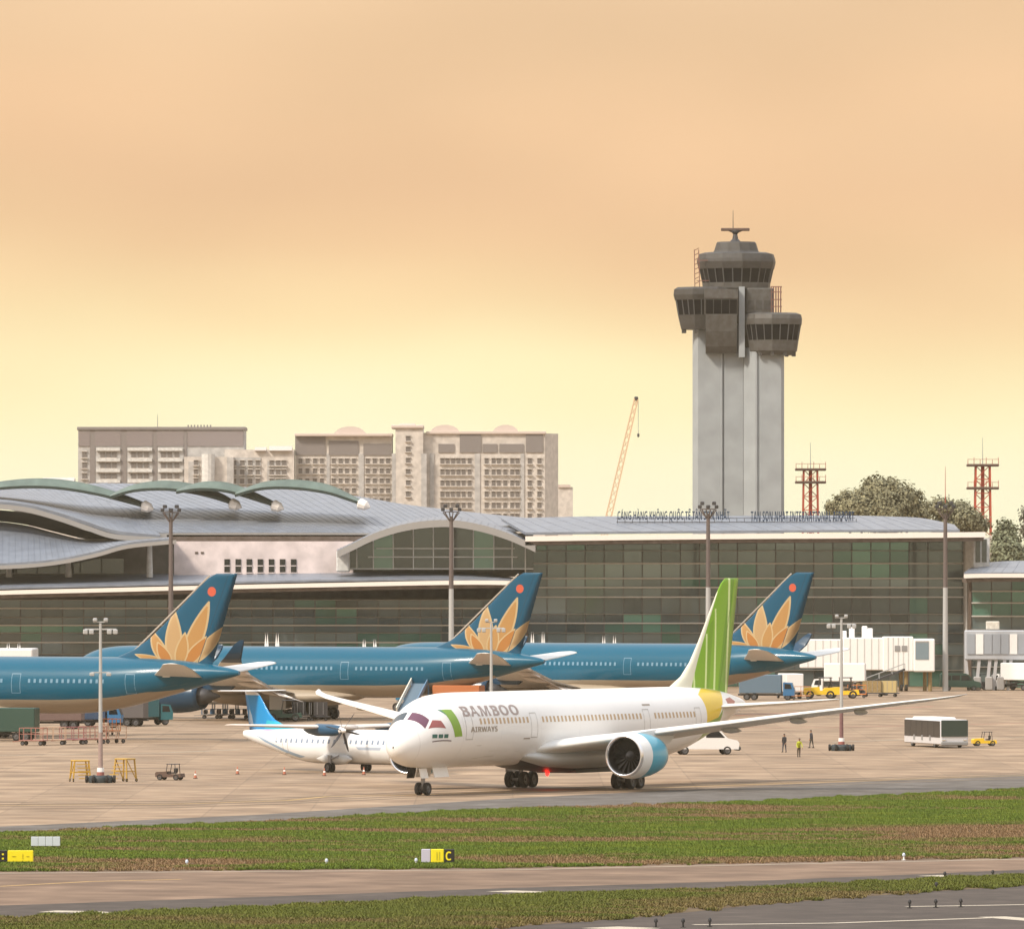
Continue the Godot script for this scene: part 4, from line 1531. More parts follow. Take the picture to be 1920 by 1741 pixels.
# upright fin with flat-projected picture coordinates; corners as (z, y): root LE, root TE, tip TE, tip LE
func fin_mesh(rl, rt, tt, tl, tk, fillet = null):
	var st = mk()
	st.set_smooth_group(1)
	var z0 = min(rl.x, tl.x) - 3.0
	var z1 = max(rt.x, tt.x) + 0.2
	var y0 = min(rl.y, rt.y) - 0.2
	var y1 = max(tl.y, tt.y) + 0.2
	var xs = [1.0, 0.8, 0.6, 0.42, 0.27, 0.15, 0.06, 0.015, 0.0]
	var rings = []
	var lv = [0.0, 0.12, 0.25, 0.4, 0.55, 0.7, 0.85, 0.95, 0.985, 1.0]
	for v in lv:
		var le = rl.lerp(tl, v)
		var te = rt.lerp(tt, v)
		if fillet != null:
			le.x -= fillet * pow(1.0 - v, 9.0)
		if v > 0.9:
			le.x += (v - 0.9) * (v - 0.9) * 60.0
		var ring = []
		var ch = te.x - le.x
		var thin = tk * lerp(1.0, 0.6, v) * (0.35 if v == 1.0 else 1.0)
		for s in [1, -1]:
			for i in (range(xs.size()) if s == 1 else range(xs.size() - 2, 0, -1)):
				var x = xs[i]
				var t = 5.0 * thin * (0.2969 * sqrt(x) - 0.126 * x - 0.3516 * x * x + 0.2843 * x * x * x - 0.1015 * x * x * x * x)
				var p = le.lerp(te, x)
				ring.append(Vector3(-s * t * ch, p.y, p.x))
		rings.append(ring)
	var n = rings[0].size()
	var put = func(p):
		st.set_uv(Vector2((p.z - z0) / (z1 - z0), 1.0 - (p.y - y0) / (y1 - y0)))
		st.add_vertex(p)
	for i in rings.size() - 1:
		for k in n:
			var k2 = (k + 1) % n
			for p in [rings[i][k], rings[i + 1][k], rings[i + 1][k2], rings[i][k], rings[i + 1][k2], rings[i][k2]]:
				put.call(p)
	var r = rings[-1]
	for k in range(1, n - 1):
		for p in [r[0], r[k + 1], r[k]]:
			put.call(p)
	return [done(st), Rect2(z0, y0, z1 - z0, y1 - y0)]

func painted(img, rough = 0.3):
	var m = StandardMaterial3D.new()
	img.generate_mipmaps()
	m.albedo_texture = ImageTexture.create_from_image(img)
	m.roughness = rough
	m.clearcoat_enabled = true
	m.clearcoat = 0.15
	m.clearcoat_roughness = 0.06
	m.metallic_specular = 0.35
	return m

func engine(parent, pos, r, length, body_m, rear_m, lip_m):
	var e = mk()
	e.set_smooth_group(1)
	lathe(e, [Vector2(0.22, r * 0.955), Vector2(0.6, r * 0.99), Vector2(1.3, r * 1.02), Vector2(length * 0.32, r * 1.02)], pos, Vector3.BACK, 40)
	var o = part("engine", done(e), body_m, parent)
	e = mk()
	e.set_smooth_group(1)
	lathe(e, [Vector2(length * 0.32, r * 1.022), Vector2(length * 0.48, r * 1.012), Vector2(length * 0.7, r * 0.955), Vector2(length * 0.88, r * 0.86), Vector2(length, r * 0.78), Vector2(length - 0.02, r * 0.75), Vector2(length * 0.7, r * 0.72)], pos, Vector3.BACK, 40)
	part("rear_cowl", done(e), rear_m, o)
	e = mk()
	e.set_smooth_group(1)
	lathe(e, [Vector2(0.23, r * 0.957), Vector2(0.08, r * 0.92), Vector2(0.0, r * 0.87), Vector2(0.06, r * 0.825), Vector2(0.25, r * 0.80)], pos, Vector3.BACK, 40)
	part("intake_lip", done(e), lip_m, o)
	e = mk()
	e.set_smooth_group(1)
	lathe(e, [Vector2(0.25, r * 0.80), Vector2(0.8, r * 0.80), Vector2(1.9, r * 0.82), Vector2(2.0, 0.02)], pos, Vector3.BACK, 40)
	part("intake_duct", done(e), M.fan, o)
	e = mk()
	for k in 18:
		var t = TAU * k / 18
		var u = Vector3(cos(t), sin(t), 0)
		var v = Vector3(-sin(t), cos(t), 0)
		quad(e, pos + u * r * 0.22 - v * 0.10 + Vector3(0, 0, 1.15), pos + u * r * 0.79 - v * 0.24 + Vector3(0, 0, 1.0), pos + u * r * 0.79 + v * 0.16 + Vector3(0, 0, 1.35), pos + u * r * 0.22 + v * 0.10 + Vector3(0, 0, 1.5))
	part("fan", done(e), M.fan, o)
	e = mk()
	e.set_smooth_group(1)
	lathe(e, [Vector2(0.62, 0.0), Vector2(0.75, r * 0.08), Vector2(1.0, r * 0.17), Vector2(1.3, r * 0.24), Vector2(1.6, r * 0.25)], pos, Vector3.BACK, 20)
	part("spinner", done(e), M.dark_steel, o)
	e = mk()
	e.set_smooth_group(1)
	lathe(e, [Vector2(length * 0.75, r * 0.6), Vector2(length * 1.0, r * 0.52), Vector2(length * 1.18, r * 0.38), Vector2(length * 1.2, r * 0.3), Vector2(length * 1.42, r * 0.06), Vector2(length * 1.43, 0.0)], pos, Vector3.BACK, 28)
	part("exhaust_cone", done(e), M.dark_steel, o)
	return o

func landing_gear(parent, pos, top_y, wheels, wr, ww, doors):
	# pos on the ground under the leg; wheels hold [x, z]
	var st = mk()
	tube(st, pos + Vector3(0, wr, 0), pos + Vector3(0, top_y, 0), 0.16, 0.2, 12)
	tube(st, pos + Vector3(0, wr + 0.7, 0), pos + Vector3(0, top_y, -1.3), 0.07, 0.07, 8)
	var lo = Vector2(1e9, 1e9)
	var hi = Vector2(-1e9, -1e9)
	for w in wheels:
		lo = lo.min(Vector2(w[0], w[1]))
		hi = hi.max(Vector2(w[0], w[1]))
	bar(st, pos + Vector3(0, wr, lo.y), pos + Vector3(0, wr, hi.y + 0.01), 0.2, 0.24)
	for z in ([lo.y] if is_equal_approx(lo.y, hi.y) else [lo.y, hi.y]):
		tube(st, pos + Vector3(lo.x, wr, z), pos + Vector3(hi.x, wr, z), 0.1, 0.1, 8)
	var o = part("landing_gear", done(st), M.steel, parent)
	for w in wheels:
		wheel(o, pos + Vector3(w[0], wr, w[1]), wr, ww)
	for d in doors:
		var ds = mk()
		box(ds, pos + d[0], d[1], d[2])
		part("gear_door", done(ds), d[3], o)
	return o

func scaled_tab(k, dy = 0.0):
	var out = []
	for e in TAB:
		out.append([e[0] * k, (e[1] + dy), (e[2] + dy), e[3] * 1.025])
	return out

func make_main_airliner():
	var tab = TAB
	var L = tab[-1][0]
	var mid = gnd(1077, 1477)
	var turn = deg_to_rad(152.0)
	var origin = mid - Basis(Vector3.UP, turn) * Vector3(0, 0, 30.7)
	var g = thing("airliner", "white taxiing airliner with a striped green tail fin and blue engine cowl", "airplane", origin, turn)
	# paint: white with a yellow-to-green tail sweep; columns run nose to tail, rows round from the top over the port side
	var img = Image.create(2048, 512, false, Image.FORMAT_RGB8)
	img.fill(lin(0.80, 0.795, 0.785))
	var P = func(z, a): return Vector2(z / L * 2048.0, a / 360.0 * 512.0)
	var yel = lin(0.75, 0.52, 0.03)
	var grn = lin(0.16, 0.33, 0.03)
	for s in [1, -1]:
		var W = func(z, a): return P.call(z, a if s > 0 else 360.0 - a)
		poly_fill(img, [W.call(49.6, 42), W.call(52.6, 14), W.call(56.0, 20), W.call(54.6, 50), W.call(53.4, 80), W.call(52.4, 100), W.call(49.6, 100)], yel)
		poly_fill(img, [W.call(49.6, 100), W.call(52.4, 100), W.call(53.6, 84), W.call(53.0, 125), W.call(52.0, 150), W.call(49.6, 150)], grn)
		poly_fill(img, [W.call(55.0, 60), W.call(56.6, 52), W.call(57.6, 70), W.call(56.4, 88), W.call(55.2, 80)], lin(0.35, 0.10, 0.09))
	var r = RandomNumberGenerator.new()
	r.seed = 3
	# skin joints and faint streaks of dirt along the belly
	for z in [1.6, 6.6, 12.8, 19.5, 26.2, 33.0, 40.0, 46.5]:
		img.fill_rect(Rect2i(int(z / L * 2048), 0, 1, 512), lin(0.62, 0.61, 0.60))
	for k in 260:
		var z = r.randf_range(8, 58)
		var a = r.randf_range(110, 250)
		var c = r.randf_range(0.60, 0.74)
		img.fill_rect(Rect2i(int(z / L * 2048), int(a / 360 * 512), int(r.randf_range(10, 90)), 1 + r.randi() % 2), lin(c, c * 0.975, c * 0.94))
	part("fuselage", fus_mesh(tab, 56), painted(img, 0.3), g)
	# wing-body fairing
	var st = mk()
	st.set_smooth_group(1)
	var rings = []
	for e in [[17.0, 0.3, 2.3, 0.1], [18.5, 2.2, 2.05, 0.5], [21.0, 3.0, 1.85, 1.0], [26.0, 3.25, 1.75, 1.25], [31.0, 3.25, 1.75, 1.25], [35.0, 2.9, 1.85, 1.0], [38.0, 1.8, 2.0, 0.5], [40.0, 0.3, 2.2, 0.1]]:
		var ring = []
		for k in 24:
			var t = TAU * k / 24
			ring.append(Vector3(e[1] * cos(t), e[2] + 1.0 + (1.0 if sin(t) > 0 else 0.95) * e[3] * sin(t) - 0.2, e[0]))
		rings.append(ring)
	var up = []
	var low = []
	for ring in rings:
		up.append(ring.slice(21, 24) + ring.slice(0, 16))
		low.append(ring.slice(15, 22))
	skin(st, up, false)
	part("belly_fairing", done(st), M.air_grey, g)
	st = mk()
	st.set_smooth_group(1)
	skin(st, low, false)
	part("belly_shade", done(st), mat(0.03, 0.032, 0.045, 0.5), g)  # lower half coloured near-black for the shade under the belly
	# cockpit panes; the port ones carry a sunset reflection in their colour
	var sunset_purple = mat(0.13, 0.05, 0.085, 0.12)
	var sunset_red = mat(0.30, 0.085, 0.08, 0.15)
	var greyg = mat(0.045, 0.06, 0.075, 0.1)
	for s in [1.0, -1.0]:
		var fm = sunset_purple if s > 0 else greyg
		var sm = sunset_red if s > 0 else greyg
		part("cockpit_window", fus_quad(tab, [[1.95, s * 0.09], [2.75, s * 0.09], zy(tab, 3.0, 5.98, s), zy(tab, 2.3, 5.3, s)], 0.015, 5), fm, g)
		part("cockpit_window", fus_quad(tab, [zy(tab, 2.55, 5.3, s), zy(tab, 3.2, 5.95, s), zy(tab, 3.95, 5.9, s), zy(tab, 4.25, 5.3, s)], 0.015, 5), sm, g)
	# livery marks on the port bow
	part("livery_ribbon", fus_quad(tab, [zy(tab, 4.6, 6.75), zy(tab, 5.7, 6.75), zy(tab, 6.35, 4.65), zy(tab, 5.3, 4.6)], 0.012, 8), mat(0.20, 0.36, 0.03, 0.35), g)
	part("livery_ribbon", fus_quad(tab, [zy(tab, 4.25, 6.75), zy(tab, 4.58, 6.75), zy(tab, 5.0, 6.0), zy(tab, 4.9, 6.2)], 0.012, 6), mat(0.04, 0.18, 0.12, 0.35), g)
	fus_text(tab, "BAMBOO", 6.9, 16.2, 6.62, 0.95, g, M.ink)
	fus_text(tab, "AIRWAYS", 7.6, 12.0, 5.16, 0.42, g, M.ink_soft)
	for k in 3:
		part("nose_emblem", fus_quad(tab, [zy(tab, 2.75 + k * 0.62, 4.85), zy(tab, 3.25 + k * 0.62, 4.85), zy(tab, 3.2 + k * 0.62, 4.55), zy(tab, 2.7 + k * 0.62, 4.55)], 0.012, 3), mat(0.012, 0.11, 0.09, 0.4), g)
	part("nose_emblem", fus_quad(tab, [zy(tab, 2.7, 4.32), zy(tab, 4.9, 4.36), zy(tab, 4.9, 4.27), zy(tab, 2.7, 4.23)], 0.012, 4), mat(0.16, 0.12, 0.13, 0.4), g)
	# doors and windows
	for s in [1.0, -1.0]:
		for z in [6.9, 17.8, 37.6, 47.2]:
			door_outline(tab, z, 4.35, 6.35, 1.1, s, g, M.seam)
		for k in 58:
			var z = 9.2 + k * 0.66
			if (z > 17.2 and z < 19.3) or (z > 37.0 and z < 39.1):
				continue
			part("cabin_window", fus_quad(tab, [zy(tab, z, 6.02, s), zy(tab, z + 0.3, 6.02, s), zy(tab, z + 0.3, 5.56, s), zy(tab, z, 5.56, s)], 0.012, 2), M.shade_window, g)
	part("registration_mark", fus_quad(tab, [zy(tab, 38.0, 6.75), zy(tab, 39.4, 6.75), zy(tab, 39.4, 6.62), zy(tab, 38.0, 6.62)], 0.012, 2), M.ink_soft, g)
	part("cargo_door_handle", fus_quad(tab, [zy(tab, 16.6, 4.35), zy(tab, 17.7, 4.35), zy(tab, 17.7, 4.25), zy(tab, 16.6, 4.25)], 0.012, 2), M.ink_soft, g)
	# wings
	var secs = [[1.0, 18.6, 13.6, 3.15, 0.11], [2.9, 20.2, 11.6, 3.45, 0.115], [9.9, 25.0, 7.9, 4.6, 0.10], [20.0, 31.9, 4.7, 6.15, 0.085], [26.5, 36.5, 3.0, 7.05, 0.08], [28.6, 38.7, 2.0, 7.35, 0.08], [29.6, 40.4, 1.1, 7.55, 0.09], [30.05, 41.6, 0.4, 7.7, 0.09]]
	for s in [-1.0, 1.0]:
		var w = part("wing", wing_mesh(secs, s), M.wing_skin, g)
		for q in [[6.5, 30.3, 2.9, 3.95], [13.5, 31.0, 2.5, 5.0], [18.5, 33.3, 2.2, 5.75], [23.0, 36.0, 1.7, 6.45]]:
			var fk = mk()
			fk.set_smooth_group(1)
			lathe(fk, [Vector2(0, 0.02), Vector2(q[2] * 0.25, 0.24), Vector2(q[2] * 0.7, 0.28), Vector2(q[2] * 1.2, 0.16), Vector2(q[2] * 1.5, 0.02)], Vector3(s * q[0], q[3] - 0.1, q[1] - 0.5), Vector3(0, -0.05, 1).normalized(), 10)
			part("flap_fairing", done(fk), M.air_grey, w)
		var er = painted(cowl_image(), 0.3)
		var en = engine(g, Vector3(s * 9.9, 2.9, 20.2), 1.8, 5.2, M.air_white, er, M.chrome)
		st = mk()
		prism_x(st, [[21.6, 4.55], [22.4, 4.75], [25.6, 4.95], [29.0, 4.5], [28.0, 3.8], [25.0, 3.5]], s * 9.9 - 0.22, s * 9.9 + 0.22)
		part("pylon", done(st), M.air_white, en)
		st = mk()
		st.set_smooth_group(1)
		part("tailplane", wing_mesh([[0.6, 52.2, 5.6, 6.2, 0.09], [2.0, 53.2, 5.0, 6.3, 0.09], [6.5, 56.3, 3.2, 6.62, 0.085], [9.3, 58.3, 2.0, 6.85, 0.08], [9.9, 59.2, 0.8, 6.92, 0.08]], s), M.wing_skin, g)
	# fin with bamboo stripes
	var fm = fin_mesh(Vector2(49.8, 7.75), Vector2(58.4, 7.3), Vector2(60.6, 17.05), Vector2(57.5, 17.05), 0.10, 2.6)
	var fi = Image.create(512, 512, false, Image.FORMAT_RGB8)
	fi.fill(lin(0.20, 0.43, 0.012))
	var rc = fm[1]
	var Q = func(z, y): return Vector2((z - rc.position.x) / rc.size.x * 512.0, (1.0 - (y - rc.position.y) / rc.size.y) * 512.0)
	poly_fill(fi, [Q.call(56.0, 7), Q.call(57.9, 7), Q.call(59.6, 17.3), Q.call(58.9, 17.3)], lin(0.13, 0.33, 0.008))
	poly_fill(fi, [Q.call(53.0, 7), Q.call(54.1, 7), Q.call(55.6, 13.6), Q.call(54.9, 13.2)], lin(0.16, 0.36, 0.01))
	for b in [[50.9, 51.35, 51.6, 51.8, 9.6], [53.25, 53.65, 54.15, 54.4, 12.4], [55.15, 55.6, 55.9, 56.15, 14.5], [57.9, 58.3, 58.55, 58.95, 17.3]]:
		poly_fill(fi, [Q.call(b[0], 7), Q.call(b[1], 7), Q.call(b[3], b[4]), Q.call(b[2], b[4])], lin(0.66, 0.82, 0.36))
	poly_fill(fi, [Q.call(46.0, 7), Q.call(50.3, 7.2), Q.call(57.7, 17.4), Q.call(56, 17.5), Q.call(49, 9.5)], lin(0.72, 0.70, 0.55))
	poly_fill(fi, [Q.call(56.3, 7), Q.call(56.38, 7), Q.call(59.7, 17.0), Q.call(59.62, 17.0)], lin(0.07, 0.16, 0.01))
	part("tail_fin", fm[0], painted(fi, 0.35), g)
	# undercarriage
	var tilt = Basis(Vector3.FORWARD, 0.25)
	landing_gear(g, Vector3(0, 0, 4.9), 2.8, [[-0.36, 0.0], [0.36, 0.0]], 0.51, 0.38, [[Vector3(-0.75, 1.85, 1.5), Vector3(0.06, 0.9, 2.4), tilt, M.air_white], [Vector3(0.75, 1.85, 1.5), Vector3(0.06, 0.9, 2.4), tilt.inverse(), M.air_white], [Vector3(-0.55, 1.75, -0.9), Vector3(0.06, 0.8, 1.2), tilt, M.air_white], [Vector3(0.55, 1.75, -0.9), Vector3(0.06, 0.8, 1.2), tilt.inverse(), M.black]])
	var lampm = StandardMaterial3D.new()
	lampm.albedo_color = Color(1, 1, 0.95)
	lampm.emission_enabled = true
	lampm.emission = Color(1.0, 0.95, 0.85)
	lampm.emission_energy_multiplier = 2.0
	st = mk()
	lathe(st, [Vector2(0.0, 0.0), Vector2(0.02, 0.09), Vector2(0.12, 0.1)], Vector3(-0.12, 1.75, 4.62), Vector3.BACK, 12)
	part("taxi_lamp", done(st), lampm, g)
	for s in [-1.0, 1.0]:
		landing_gear(g, Vector3(s * 4.9, 0, 30.7), 3.4, [[-0.65, -0.73], [0.65, -0.73], [-0.65, 0.73], [0.65, 0.73]], 0.67, 0.5, [[Vector3(s * 0.95, 2.2, 0.2), Vector3(0.08, 1.9, 2.2), Basis(), M.air_grey]])
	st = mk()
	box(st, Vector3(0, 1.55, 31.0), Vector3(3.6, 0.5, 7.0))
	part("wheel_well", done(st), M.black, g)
	# red beacon under the belly, lit
	var beam = StandardMaterial3D.new()
	beam.albedo_color = Color(0.6, 0.05, 0.04)
	beam.emission_enabled = true
	beam.emission = Color(1.0, 0.12, 0.10)
	beam.emission_energy_multiplier = 6.0
	st = mk()
	lathe(st, [Vector2(0.1, 0.16), Vector2(-0.05, 0.15), Vector2(-0.18, 0.08), Vector2(-0.2, 0.0)], Vector3(-0.4, 1.3, 25.2), Vector3.UP, 12)
	part("beacon_lamp", done(st), beam, g)
	var ol = OmniLight3D.new()
	ol.name = "beacon_light"
	ol.light_color = Color(1.0, 0.15, 0.12)
	ol.light_energy = 1.0
	ol.omni_range = 20.0
	ol.light_size = 0.15
	ol.omni_attenuation = 2.0
	ol.shadow_enabled = true
	ol.position = Vector3(-0.4, 0.98, 25.2)
	g.add_child(ol, true)

func cowl_image():
	# blue cowl with pale feathered streaks
	var img = Image.create(256, 128, false, Image.FORMAT_RGB8)
	img.fill(lin(0.09, 0.40, 0.55))
	var r = RandomNumberGenerator.new()
	r.seed = 14
	for k in 26:
		var y = r.randf_range(0, 128)
		var x = r.randf_range(0, 256)
		var w = r.randf_range(20, 60)
		poly_fill(img, [Vector2(x, y), Vector2(x + w, y - 6), Vector2(x + w * 1.3, y + 2), Vector2(x + w * 0.6, y + 5)], [lin(0.30, 0.62, 0.75), lin(0.02, 0.24, 0.36), lin(0.45, 0.72, 0.80)][k % 3])
	return img

func lotus_image(rc):
	var n = 768
	var img = Image.create(n, n, false, Image.FORMAT_RGB8)
	img.fill(lin(0.001, 0.066, 0.125))
	var Q = func(z, y): return Vector2((z - rc.position.x) / rc.size.x * n, (1.0 - (y - rc.position.y) / rc.size.y) * n)
	var gold = lin(0.36, 0.20, 0.072)
	var deep = lin(0.35, 0.15, 0.04)
	var pale = lin(0.38, 0.25, 0.12)
	var petal = func(bz, by, tz, tyy, w, col):
		var a = Q.call(bz, by)
		var b = Q.call(tz, tyy)
		var ax = b - a
		var sd = Vector2(-ax.y, ax.x).normalized()
		for layer in 2:
			var pts = []
			for s in [1.0, -1.0]:
				for i in 11:
					var t = i / 10.0 if s > 0 else 1.0 - i / 10.0
					var ww = w * n / rc.size.x * pow(sin(PI * pow(t, 0.8) * 0.98 + 0.02), 0.8) * (1.0 if layer == 0 else 0.78)
					pts.append(a + ax * (t if layer == 0 else 0.05 + t * 0.87) + sd * s * ww)
			poly_fill(img, pts, lin(0.42, 0.31, 0.17) if layer == 0 else col)
	petal.call(57.8, 8.0, 53.9, 8.9, 0.6, gold)
	petal.call(60.6, 7.8, 64.4, 11.8, 0.85, pale)
	petal.call(57.8, 7.9, 55.7, 11.4, 0.85, gold)
	petal.call(59.8, 7.8, 62.7, 14.4, 1.05, gold)
	petal.call(58.6, 7.8, 58.5, 13.5, 1.05, pale)
	petal.call(58.2, 7.7, 56.6, 10.2, 0.75, deep)
	petal.call(60.0, 7.7, 62.4, 10.8, 0.85, deep)
	petal.call(59.2, 7.6, 59.9, 11.2, 0.8, gold)
	for e in [[62.0, 7.4, 65.0, 17.1]]:
		poly_fill(img, [Q.call(e[0] - 0.9, e[1]), Q.call(e[0] - 0.83, e[1]), Q.call(e[2] - 0.03, e[3]), Q.call(e[2] - 0.1, e[3])], lin(0.01, 0.04, 0.07))
	# small red roundel near the tip
	var ring = []
	for k in 20:
		var t = TAU * k / 20
		ring.append(Q.call(63.0 + cos(t) * 0.5, 15.4 + sin(t) * 0.5))
	poly_fill(img, ring, lin(0.48, 0.09, 0.05))
	return img

func make_blue_airliners():
	var k = 1.075
	var tab = scaled_tab(k, 0.55)
	var L = tab[-1][0]
	var img = Image.create(2048, 512, false, Image.FORMAT_RGB8)
	img.fill(lin(0.001, 0.088, 0.155))
	var r = RandomNumberGenerator.new()
	r.seed = 6
	var P = func(z, a): return Vector2(z / L * 2048.0, a / 360.0 * 512.0)
	poly_fill(img, [P.call(0, 122), P.call(48, 120), P.call(56, 128), P.call(60, 150), P.call(60, 210), P.call(56, 232), P.call(48, 240), P.call(0, 238)], lin(0.33, 0.27, 0.20))
	for i in 160:
		var c = r.randf_range(0.86, 1.1)
		img.fill_rect(Rect2i(int(r.randf() * 2048), int(r.randf_range(172, 340)), r.randi_range(20, 120), 1), img.get_pixel(1024, 256).darkened(r.randf() * 0.15))
	for z in [6.0, 14.0, 22.0, 31.0, 40.0, 49.0]:
		img.fill_rect(Rect2i(int(z / L * 2048), 0, 1, 170), lin(0.012, 0.085, 0.15))
		img.fill_rect(Rect2i(int(z / L * 2048), 342, 1, 170), lin(0.012, 0.085, 0.15))
	var skinm = painted(img, 0.28)
	var fm = fin_mesh(Vector2(53.2, 8.3), Vector2(63.0, 7.8), Vector2(66.0, 17.25), Vector2(62.9, 17.25), 0.10, 2.4)
	var finm = painted(lotus_image(fm[1]), 0.35)
	var fmesh = fus_mesh(tab, 48)
	var secs = [[1.0, 20.0, 14.6, 3.2, 0.11], [2.9, 21.6, 12.6, 3.5, 0.115], [10.4, 26.8, 8.6, 4.3, 0.105], [21.5, 34.6, 5.0, 5.7, 0.095], [28.5, 39.6, 3.3, 6.8, 0.09], [30.4, 41.0, 2.9, 7.1, 0.09]]
	var tips = [[30.4, 41.0, 2.9, 7.1, 0.09], [31.3, 42.0, 2.4, 7.5, 0.09], [31.9, 43.0, 1.9, 8.2, 0.09], [32.25, 44.0, 1.3, 9.1, 0.09], [32.35, 44.8, 0.6, 9.6, 0.09]]
	var g = null
	var labels = ["blue airliner with gold lotus tail, parked farthest to the front, partly cut off", "blue airliner with gold lotus tail parked between the other two lotus tails", "blue airliner with gold lotus tail parked behind the green finned jet"]
	var spots = [[445.0, 930.0, 61.5], [1018.0, 1041.0, 60.0], [1527.0, 1085.0, 56.0]]
	for i in 3:
		var turn = deg_to_rad(spots[i][2])
		var fin_at = Vector3(tx(spots[i][0], spots[i][1]), 0, -spots[i][1])
		var org = fin_at - Basis(Vector3.UP, turn) * Vector3(0, 0, 66.0)
		if i > 0:
			var c = g.duplicate()
			c.name = numbered("airliner")
			add_child(c, true)
			c.position = org
			c.rotation.y = turn
			tag(c, labels[i], "airplane", "blue airliners with lotus tails")
			continue
		g = thing("airliner", labels[0], "airplane", org, turn, "blue airliners with lotus tails")
		part("fuselage", fmesh, skinm, g)
		part("tail_fin", fm[0], finm, g)
		var st = mk()
		bar(st, Vector3(0, 8.75, 53.0), Vector3(0, 17.1, 62.72), 0.16, 0.12)
		part("fin_leading_edge", done(st), M.chrome, g)
		st = mk()
		st.set_smooth_group(1)
		var rings = []
		for e in [[18.5, 0.3, 2.3, 0.1], [20.0, 2.3, 2.05, 0.5], [23.0, 3.1, 1.85, 1.0], [28.0, 3.4, 1.75, 1.25], [33.0, 3.4, 1.75, 1.25], [38.0, 2.9, 1.85, 1.0], [41.0, 1.8, 2.0, 0.5], [43.0, 0.3, 2.2, 0.1]]:
			var ring = []
			for q in 20:
				var t = TAU * q / 20
				ring.append(Vector3(e[1] * cos(t), e[2] + 0.9 + e[3] * sin(t), e[0]))
			rings.append(ring)
		skin(st, rings, true, true)
		part("belly_fairing", done(st), mat(0.33, 0.27, 0.20, 0.5), g)
		for s in [1.0, -1.0]:
			for z in [7.2, 19.0, 40.4, 54.0]:
				door_outline(tab, z, 4.8, 6.85, 1.1, s, g, M.pale_window)
			for w in 62:
				var z = 9.8 + w * 0.68
				if (z > 18.3 and z < 20.4) or (z > 39.7 and z < 41.8):
					continue
				part("cabin_window", fus_quad(tab, [zy(tab, z, 6.3, s), zy(tab, z + 0.28, 6.3, s), zy(tab, z + 0.28, 5.9, s), zy(tab, z, 5.9, s)], 0.012, 1), M.pale_window, g)
			part("cockpit_window", fus_quad(tab, [[2.1, s * 0.09], [2.95, s * 0.09], zy(tab, 3.3, 6.5, s), zy(tab, 2.5, 5.8, s)], 0.015, 4), M.dark_glass, g)
			part("cockpit_window", fus_quad(tab, [zy(tab, 2.75, 5.8, s), zy(tab, 3.5, 6.5, s), zy(tab, 4.6, 6.4, s), zy(tab, 4.8, 5.8, s)], 0.015, 4), M.dark_glass, g)
			part("exit_mark", fus_quad(tab, [zy(tab, 58.2, 6.9, s), zy(tab, 59.0, 6.9, s), zy(tab, 59.0, 6.55, s), zy(tab, 58.2, 6.55, s)], 0.015, 2), M.white, g)
			var wg = part("wing", wing_mesh(secs, s), M.wing_skin, g)
			part("winglet", wing_mesh(tips, s), M.engine_blue, wg)
			# lowered flaps behind the wing
			st = mk()
			for f in [[3.4, 34.2, 9.8, 35.2, 2.6, 3.4, 1.9], [10.2, 35.2, 20.8, 39.4, 3.5, 5.0, 1.4]]:
				var a = Vector3(s * f[0], f[4], f[1])
				var b = Vector3(s * f[2], f[5], f[3])
				var dn = Vector3(0, -0.55, f[6])
				skin(st, [[a, b, b + dn, a + dn], [a - Vector3(0, 0.16, 0), b - Vector3(0, 0.14, 0), b + dn - Vector3(0, 0.04, 0), a + dn - Vector3(0, 0.04, 0)]], true, true)
			part("flap", done(st), M.flap_grey, wg)
			for q in [[7.0, 32.3, 3.2, 3.5], [14.5, 34.0, 2.7, 4.6], [19.5, 36.4, 2.4, 5.35], [24.5, 39.2, 1.9, 6.1]]:
				var fk = mk()
				fk.set_smooth_group(1)
				lathe(fk, [Vector2(0, 0.02), Vector2(q[2] * 0.25, 0.26), Vector2(q[2] * 0.7, 0.3), Vector2(q[2] * 1.2, 0.16), Vector2(q[2] * 1.5, 0.02)], Vector3(s * q[0], q[3] - 0.05, q[1] - 0.6), Vector3(0, -0.16, 1).normalized(), 8)
				part("flap_fairing", done(fk), M.flap_grey, wg)
			var en = engine(g, Vector3(s * 10.4, 2.85, 20.6), 1.95, 5.6, M.engine_blue, M.engine_blue, M.chrome)
			st = mk()
			prism_x(st, [[22.0, 4.7], [23.0, 4.95], [27.4, 4.9], [31.0, 4.3], [30.0, 3.6], [26.0, 3.6]], s * 10.4 - 0.24, s * 10.4 + 0.24)
			part("pylon", done(st), M.engine_blue, en)
			part("tailplane", wing_mesh([[0.6, 56.2, 6.0, 6.6, 0.09], [2.0, 57.2, 5.6, 6.8, 0.09], [6.5, 60.6, 3.9, 7.5, 0.085], [9.4, 62.6, 2.6, 7.95, 0.08], [10.0, 63.6, 1.2, 8.05, 0.08]], s), M.wing_skin, g)
			landing_gear(g, Vector3(s * 5.0, 0, 33.5), 3.4, [[-0.7, -0.85], [0.7, -0.85], [-0.7, 0.85], [0.7, 0.85]], 0.69, 0.5, [[Vector3(s * 0.95, 2.2, 0.2), Vector3(0.08, 1.9, 2.2), Basis(), M.air_grey]])
		landing_gear(g, Vector3(0, 0, 5.0), 2.8, [[-0.36, 0.0], [0.36, 0.0]], 0.52, 0.38, [[Vector3(-0.75, 1.85, 1.2), Vector3(0.06, 0.9, 2.0), Basis(), M.air_blue]])

